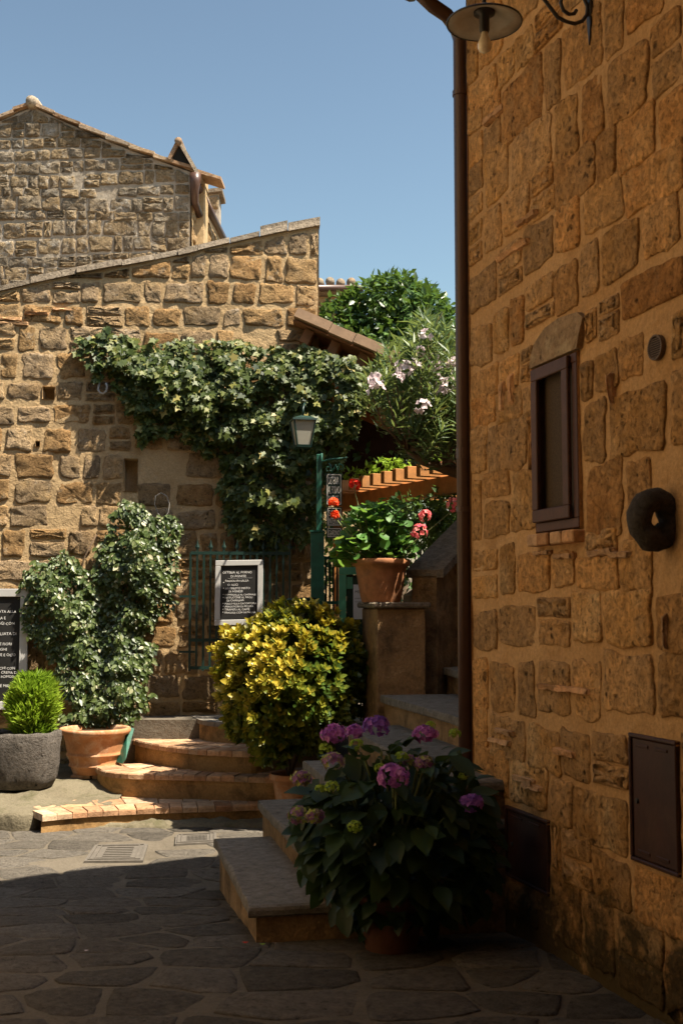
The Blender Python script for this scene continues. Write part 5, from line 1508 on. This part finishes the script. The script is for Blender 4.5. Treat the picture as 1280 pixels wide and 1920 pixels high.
for (x, y, rad, mt, yo) in ((664, 910, .046, 'petal_red', -.1), (625, 943, .036, 'petal_orange', -.22), (628, 966, .030, 'petal_orange', -.22), (786, 998, .064, 'petal_pink', -.38), (797, 967, .044, 'petal_pink', -.30), (850, 947, .056, 'petal_pink', -.30)):
    c = atY(x, y, gp.y + yo); bloom(GER, c, rad, mt, 26, .026)
    b_ = gp + Vector((.1 if x > 700 else -.08, 0, .34)); st.tube([b_, (b_ + c) / 2 + Vector((0, -.03, -.02)), c - Vector((0, 0, rad * .6))], .0045, 5)
st.build('flower_stem', M['stem'], GER, True, 'stuff')

# hydrangea in front of the stairs
hp = Vector((.23, 5.62, .02))
pot('terracotta_pot', hp, .16, .12, .26, 'terracotta_dark', 'dark terracotta pot under the hydrangea in the shade', lip=.02)
HYD = thing('hydrangea', hp + Vector((0, 0, .28)), 'big shaded hydrangea with purple flower heads beside the stone steps', 'plant')
# one ovate, toothed, quilted leaf shape, shared by all leaves
nl, lv, lf = 7, [], []
for i in range(nl + 1):
    f = i / nl; w = .36 * math.sin(math.pi * min(1, f * .98 + .02) ** .82) ** .9 * (1 - .25 * f)
    w = max(w, .004)
    zc = -.22 * (f - .35) ** 2
    saw = .018 if i % 2 else 0
    for k, u in enumerate((-1, -.5, 0, .5, 1)):
        lv.append((u * (w + saw * abs(u)), f, zc + .10 * abs(u) * w * 2 - (.012 if (k % 2 == 1 and i % 2) else 0)))
for i in range(nl):
    for k in range(4): lf.append((i * 5 + k, i * 5 + k + 1, (i + 1) * 5 + k + 1, (i + 1) * 5 + k))
hl_meshes = []
for q in range(5):
    me = bpy.data.meshes.new('leaf'); me.from_pydata([(x, y, z + .02 * math.sin(q * 2 + y * 5)) for (x, y, z) in lv], [], lf)
    me.polygons.foreach_set('use_smooth', [True] * len(me.polygons)); me.update()
    at = me.attributes.new('v', 'FLOAT', 'POINT'); at.data.foreach_set('value', [.15 + .18 * q] * len(lv)); me.materials.append(M['hydrangea']); hl_meshes.append(me)
hpoly = [(560, 1480), (600, 1430), (640, 1400), (700, 1385), (760, 1385), (820, 1395), (870, 1400), (900, 1450), (925, 1500), (935, 1560), (930, 1640), (905, 1715), (840, 1740), (790, 1730), (740, 1740), (700, 1755), (660, 1735), (610, 1690), (575, 1650), (548, 1580), (540, 1520)]
hc = atY(735, 1560, 5.65)
cnt = 0
hs = MB()
for (x, y) in scatter(hpoly, 290, 4):
    ed = min(1, edge_dist(x, y, hpoly) / 120.0)
    yy = hc.y - .42 * math.sqrt(max(0, 1 - (1 - ed) ** 2)) * rng.uniform(.35, 1.0) + rng.uniform(0, .12)
    p = atY(x, y, yy)
    outd = unit(np.array([p.x - hc.x, (p.y - hc.y) * 1.2, (p.z - hc.z) * .6 + .05]))
    dd = Vector(unit(outd * 1.0 + np.array([0, -.15, -.55]) + rng.normal(size=3) * .28))
    nn_ = Vector(unit(outd * .7 + np.array([0, -.25, .85]) + rng.normal(size=3) * .22))
    sz = rng.uniform(.075, .16) * (1.0 if y > 1480 else .78)
    X = dd.cross(nn_).normalized(); nn_ = X.cross(dd)
    m = Matrix((X, dd, nn_)).transposed().to_4x4() @ Matrix.Diagonal((sz, sz, sz, 1)); m.translation = p - dd * sz * .5
    o = bpy.data.objects.new('leaf', hl_meshes[cnt % 5]); link(o, HYD); o.matrix_basis = m; cnt += 1
    if rng.random() < .3: hs.tube([hp + Vector((rng.uniform(-.08, .08), rng.uniform(-.06, .06), .27)), (hp + p) / 2 + Vector((0, 0, .2)), p - dd * sz * .5], .006, 5)
hs.build('stem', M['stem'], HYD, True, 'stuff')
# smaller leaves deep inside the plant
P, D, N, S, V = [], [], [], [], []
for (x, y) in scatter([(735 + (a - 735) * .93, 1560 + (b - 1560) * .93) for (a, b) in hpoly], 420, 4):
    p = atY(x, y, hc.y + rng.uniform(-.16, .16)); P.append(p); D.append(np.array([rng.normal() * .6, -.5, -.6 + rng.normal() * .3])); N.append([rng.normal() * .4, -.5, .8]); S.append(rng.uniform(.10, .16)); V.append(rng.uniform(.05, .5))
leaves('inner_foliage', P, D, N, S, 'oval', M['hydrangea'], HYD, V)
for (x, y, rad, mt, yo) in ((626, 1376, .062, 'petal_purple', -.05), (665, 1372, .042, 'petal_purple', .12), (706, 1362, .066, 'petal_violet', 0), (797, 1378, .060, 'petal_purple', 0), (737, 1455, .075, 'petal_purple', -.36), (625, 1428, .055, 'petal_mixed', -.22),
                            (795, 1432, .042, 'petal_mixed', -.26), (884, 1505, .052, 'petal_violet', -.30), (565, 1460, .048, 'petal_mixed', -.05), (560, 1528, .050, 'petal_mixed', -.22), (610, 1404, .035, 'petal_green', -.1), (668, 1396, .034, 'petal_green', -.16), (712, 1440, .026, 'petal_green', -.3), (622, 1475, .034, 'petal_green', -.34),
                            (664, 1550, .034, 'petal_green', -.42), (752, 1420, .034, 'petal_green', -.25), (806, 1360, .024, 'petal_green', .05), (852, 1375, .030, 'petal_green', .05), (868, 1455, .022, 'petal_green', -.2), (600, 1478, .022, 'petal_green', -.2), (768, 1426, .030, 'petal_mixed', -.2), (590, 1530, .04, 'petal_mixed', -.3)):
    c = atY(x, y, hc.y + yo)
    rad *= .98
    bloom(HYD, c, rad, mt, int(40 * (rad / .06) ** 1.2) + 14, .021 if mt != 'petal_green' else .012, .72, 'flower_head')

# oleander over the stairs
OL = thing('oleander', Vector((1.35, 10.3, 1.3)), 'oleander with pale pink blossom leaning over the stair parapet', 'shrub')
br = MB()
root = atY(905, 905, 9.8)
tr = [Vector((1.75, 10.1, 1.0)), Vector((1.55, 10.0, 2.2)), root, atY(835, 880, 9.65), atY(790, 865, 9.6), atY(762, 842, 9.55)]
br.tube(tr, [.07, .06, .05, .043, .032, .02], 8)
tips = []
opoly = [(692, 726), (700, 690), (720, 668), (742, 660), (756, 640), (772, 616), (792, 600), (812, 612), (832, 622), (850, 640), (870, 640), (930, 650), (980, 700), (980, 800), (900, 850), (862, 848), (840, 830), (805, 850), (775, 840), (752, 816), (738, 790), (716, 770), (700, 750)]
for (x, y) in scatter(opoly, 420, 6):
    p = atY(x, y, 9.65 + rng.uniform(-.5, 1.2)); tips.append(p)
forks = [atY(790, 864, 9.6), atY(765, 845, 9.55), atY(830, 878, 9.65), atY(872, 890, 9.75)]
for i, p in enumerate(tips):
    f = min(forks, key=lambda q: (q - p).length)
    if i % 4 == 0: br.tube([f, f + (p - f) * .5 + Vector((rng.normal() * .05, 0, -.04)), p], [.014, .009, .005], 5)
br.build('branch', M['bark'], OL, True)
P, D, N, S, V = [], [], [], [], []
for p in tips:
    ax_ = unit(np.array([rng.normal() * .35 - .1, rng.normal() * .3 - .15, .75]))
    t1 = unit(np.cross(ax_, rng.normal(size=3))); t2 = np.cross(ax_, t1)
    bv = .45 + rng.normal() * .12
    for w in range(8):
        h_ = w * .035
        for j in range(3):
            a = w * 1.05 + j * 2.09
            dd = ax_ * (.35 + .10 * w) + (t1 * math.cos(a) + t2 * math.sin(a))
            P.append(np.array(p) - ax_ * (.18 - h_)); D.append(dd); N.append(ax_ + rng.normal(size=3) * .2); S.append(rng.uniform(.09, .16)); V.append(bv + rng.normal() * .10 + (.5 if rng.random() < .02 else 0))
leaves('foliage', P, D, N, S, 'narrow', M['oleander'], OL, V)
flowers = [(706, 712), (712, 742), (724, 700), (752, 692), (764, 688), (788, 712), (778, 690), (800, 690), (818, 664), (832, 690), (846, 676), (808, 646), (796, 626), (836, 712), (848, 700), (804, 766), (745, 705), (852, 655), (790, 664), (700, 725), (770, 730), (826, 730), (812, 680), (776, 640), (842, 728)]
for (x, y) in flowers[::3] + flowers[1::3]:
    bloom(OL, atY(x + rng.normal() * 5, y + rng.normal() * 5, 9.6 - .48 + rng.uniform(0, .25)), rng.uniform(.04, .075), 'petal_white', int(rng.integers(6, 12)), .036, .9, 'blossom')

# round tree behind the canopy
def crown(parent, blobs, n, size, mat, shape='small'):
    P, D, N, S, V = [], [], [], [], []
    tot = sum(b[1] ** 2 for b in blobs)
    for (c, rad) in blobs:
        for _ in range(int(n * rad ** 2 / tot)):
            d = rdir(1)[0]; q = rad * (.72 + .30 * rng.random() ** .5 + .16 * noise.noise(Vector(d) * 3 + c))
            P.append(np.array(c) + d * q); D.append(d + np.array([0, 0, -.5]) + rng.normal(size=3) * .5); N.append(d + np.array([0, 0, .4]) + rng.normal(size=3) * .5); S.append(size * rng.uniform(.6, 1.3)); V.append(.45 + rng.normal() * .2)
    return leaves('crown', P, D, N, S, shape, M[mat], parent, V)
TREE = thing('round_tree', Vector((.9, 19, 0)), 'dense dark green round tree behind the timber canopy', 'tree')
r = random.Random(6)
blobs = []
for (x, y, q) in ((725, 590, .62), (690, 600, .55), (770, 585, .5), (740, 560, .42), (800, 590, .38), (650, 615, .5), (625, 620, .42), (700, 640, .7), (770, 640, .7), (640, 660, .6), (812, 575, .2), (820, 640, .5), (728, 548, .22), (770, 552, .22), (848, 650, .42), (875, 668, .5), (720, 700, .8), (800, 700, .8)):
    blobs.append((atY(x, y, 18.8 + r.uniform(-.5, .5)), q))
crown(TREE, blobs, 11500, .15, 'tree_leaf')
mb = MB(); mb.tube([Vector((.95, 19, 0)), Vector((.9, 19, 2.2)), Vector((.95, 18.9, 4.6))], [.2, .16, .08], 8); 
for (c, q) in blobs[:8]: mb.tube([Vector((.9, 19, 2.6)), (Vector((.9, 19, 3.4)) + c) / 2, c], [.09, .06, .025], 6)
mb.build('trunk', M['bark'], TREE, True)

# garden greenery seen through the pergola
HED = thing('garden_hedge', Vector((1.0, 15.6, .57)), 'shaded hedge filling the garden behind the pergola', 'hedge')
blobs = []
for k in range(46):
    x = r.uniform(480, 960); y = r.uniform(850, 1240); blobs.append((atY(x, y, 15.6 + r.uniform(-.5, .6)), r.uniform(.35, .6)))
for k in range(26): blobs.append((atY(r.uniform(560, 960), r.uniform(730, 880), 16.2 + r.uniform(-.4, .5)), r.uniform(.4, .6)))
crown(HED, blobs, 13500, .12, 'hedge')
mb = MB()
for k in range(7): mb.tube([Vector((-.7 + .55 * k, 15.7, .5)), Vector((-.6 + .55 * k, 15.7, 2.4))], .03, 6)
mb.build('trunk', M['bark'], HED, True)
VINE = thing('pergola_vine', Vector((1.6, 12.4, .57)), 'sunlit pale green vine lying over the pergola rafters', 'vine')
blobs = []
for (x, y, q) in ((712, 884, .06), (735, 881, .065), (757, 878, .05), (690, 890, .05), (825, 876, .07), (845, 870, .08), (870, 866, .10), (660, 898, .04)):
    blobs.append((atY(x, y - 6, 13.4 + r.uniform(-.3, .3)), q * 1.25))
crown(VINE, blobs, 700, .08, 'thuja')
mb = MB(); mb.tube([Vector((2.4, 13.4, .57)), Vector((2.2, 13.4, 2.2)), Vector((1.6, 13.4, 3.1)), Vector((.4, 13.4, 3.1))], [.035, .03, .02, .01], 6); mb.build('stem', M['bark'], VINE, True)
SHR = thing('garden_shrub', Vector((.95, 11.6, .57)), 'dark shrub behind the stair parapet under the pergola', 'shrub')
blobs = [(atY(x, y, 11.6), q) for (x, y, q) in ((800, 960, .14), (835, 950, .2), (760, 955, .15), (730, 990, .15), (812, 990, .15), (850, 985, .2), (880, 960, .3), (890, 1010, .3), (700, 970, .12))]
crown(SHR, blobs, 2300, .075, 'hedge')
mb = MB(); mb.tube([Vector((.95, 11.65, .5)), Vector((.95, 11.6, 2.5))], [.03, .012], 6); mb.build('stem', M['bark'], SHR, True)

# fallen leaves and petals on the flagstones
for (x, y, sz, mt, lab) in ((460, 1786, .032, 'petal_red', 'dark red fallen petal left of the other two fallen bits'), (492, 1790, .03, 'petal_green', 'pale green fallen leaf lying between two dark ones'), (516, 1788, .034, 'bark', 'brown fallen leaf nearest the hydrangea pot'), (162, 1803, .022, 'petal_white', 'tiny white petal on the dark flagstones at lower left')):
    g = atZ(x, y, .0); g.z = ground(g.x, g.y) + .03
    me = LEAF['oval']; o = mesh_obj('fallen_leaf', [Vector((g.x + a[0] * sz * 1.6, g.y + (a[1] - .5) * sz, g.z + (a[2] + .05) * sz)) for a in me[0]], me[1], M[mt])
    at = o.data.attributes.new('v', 'FLOAT', 'POINT'); at.data.foreach_set('value', [.4] * len(me[0]))
    tag(o, lab, 'leaf', 'fallen leaves on the flagstones')
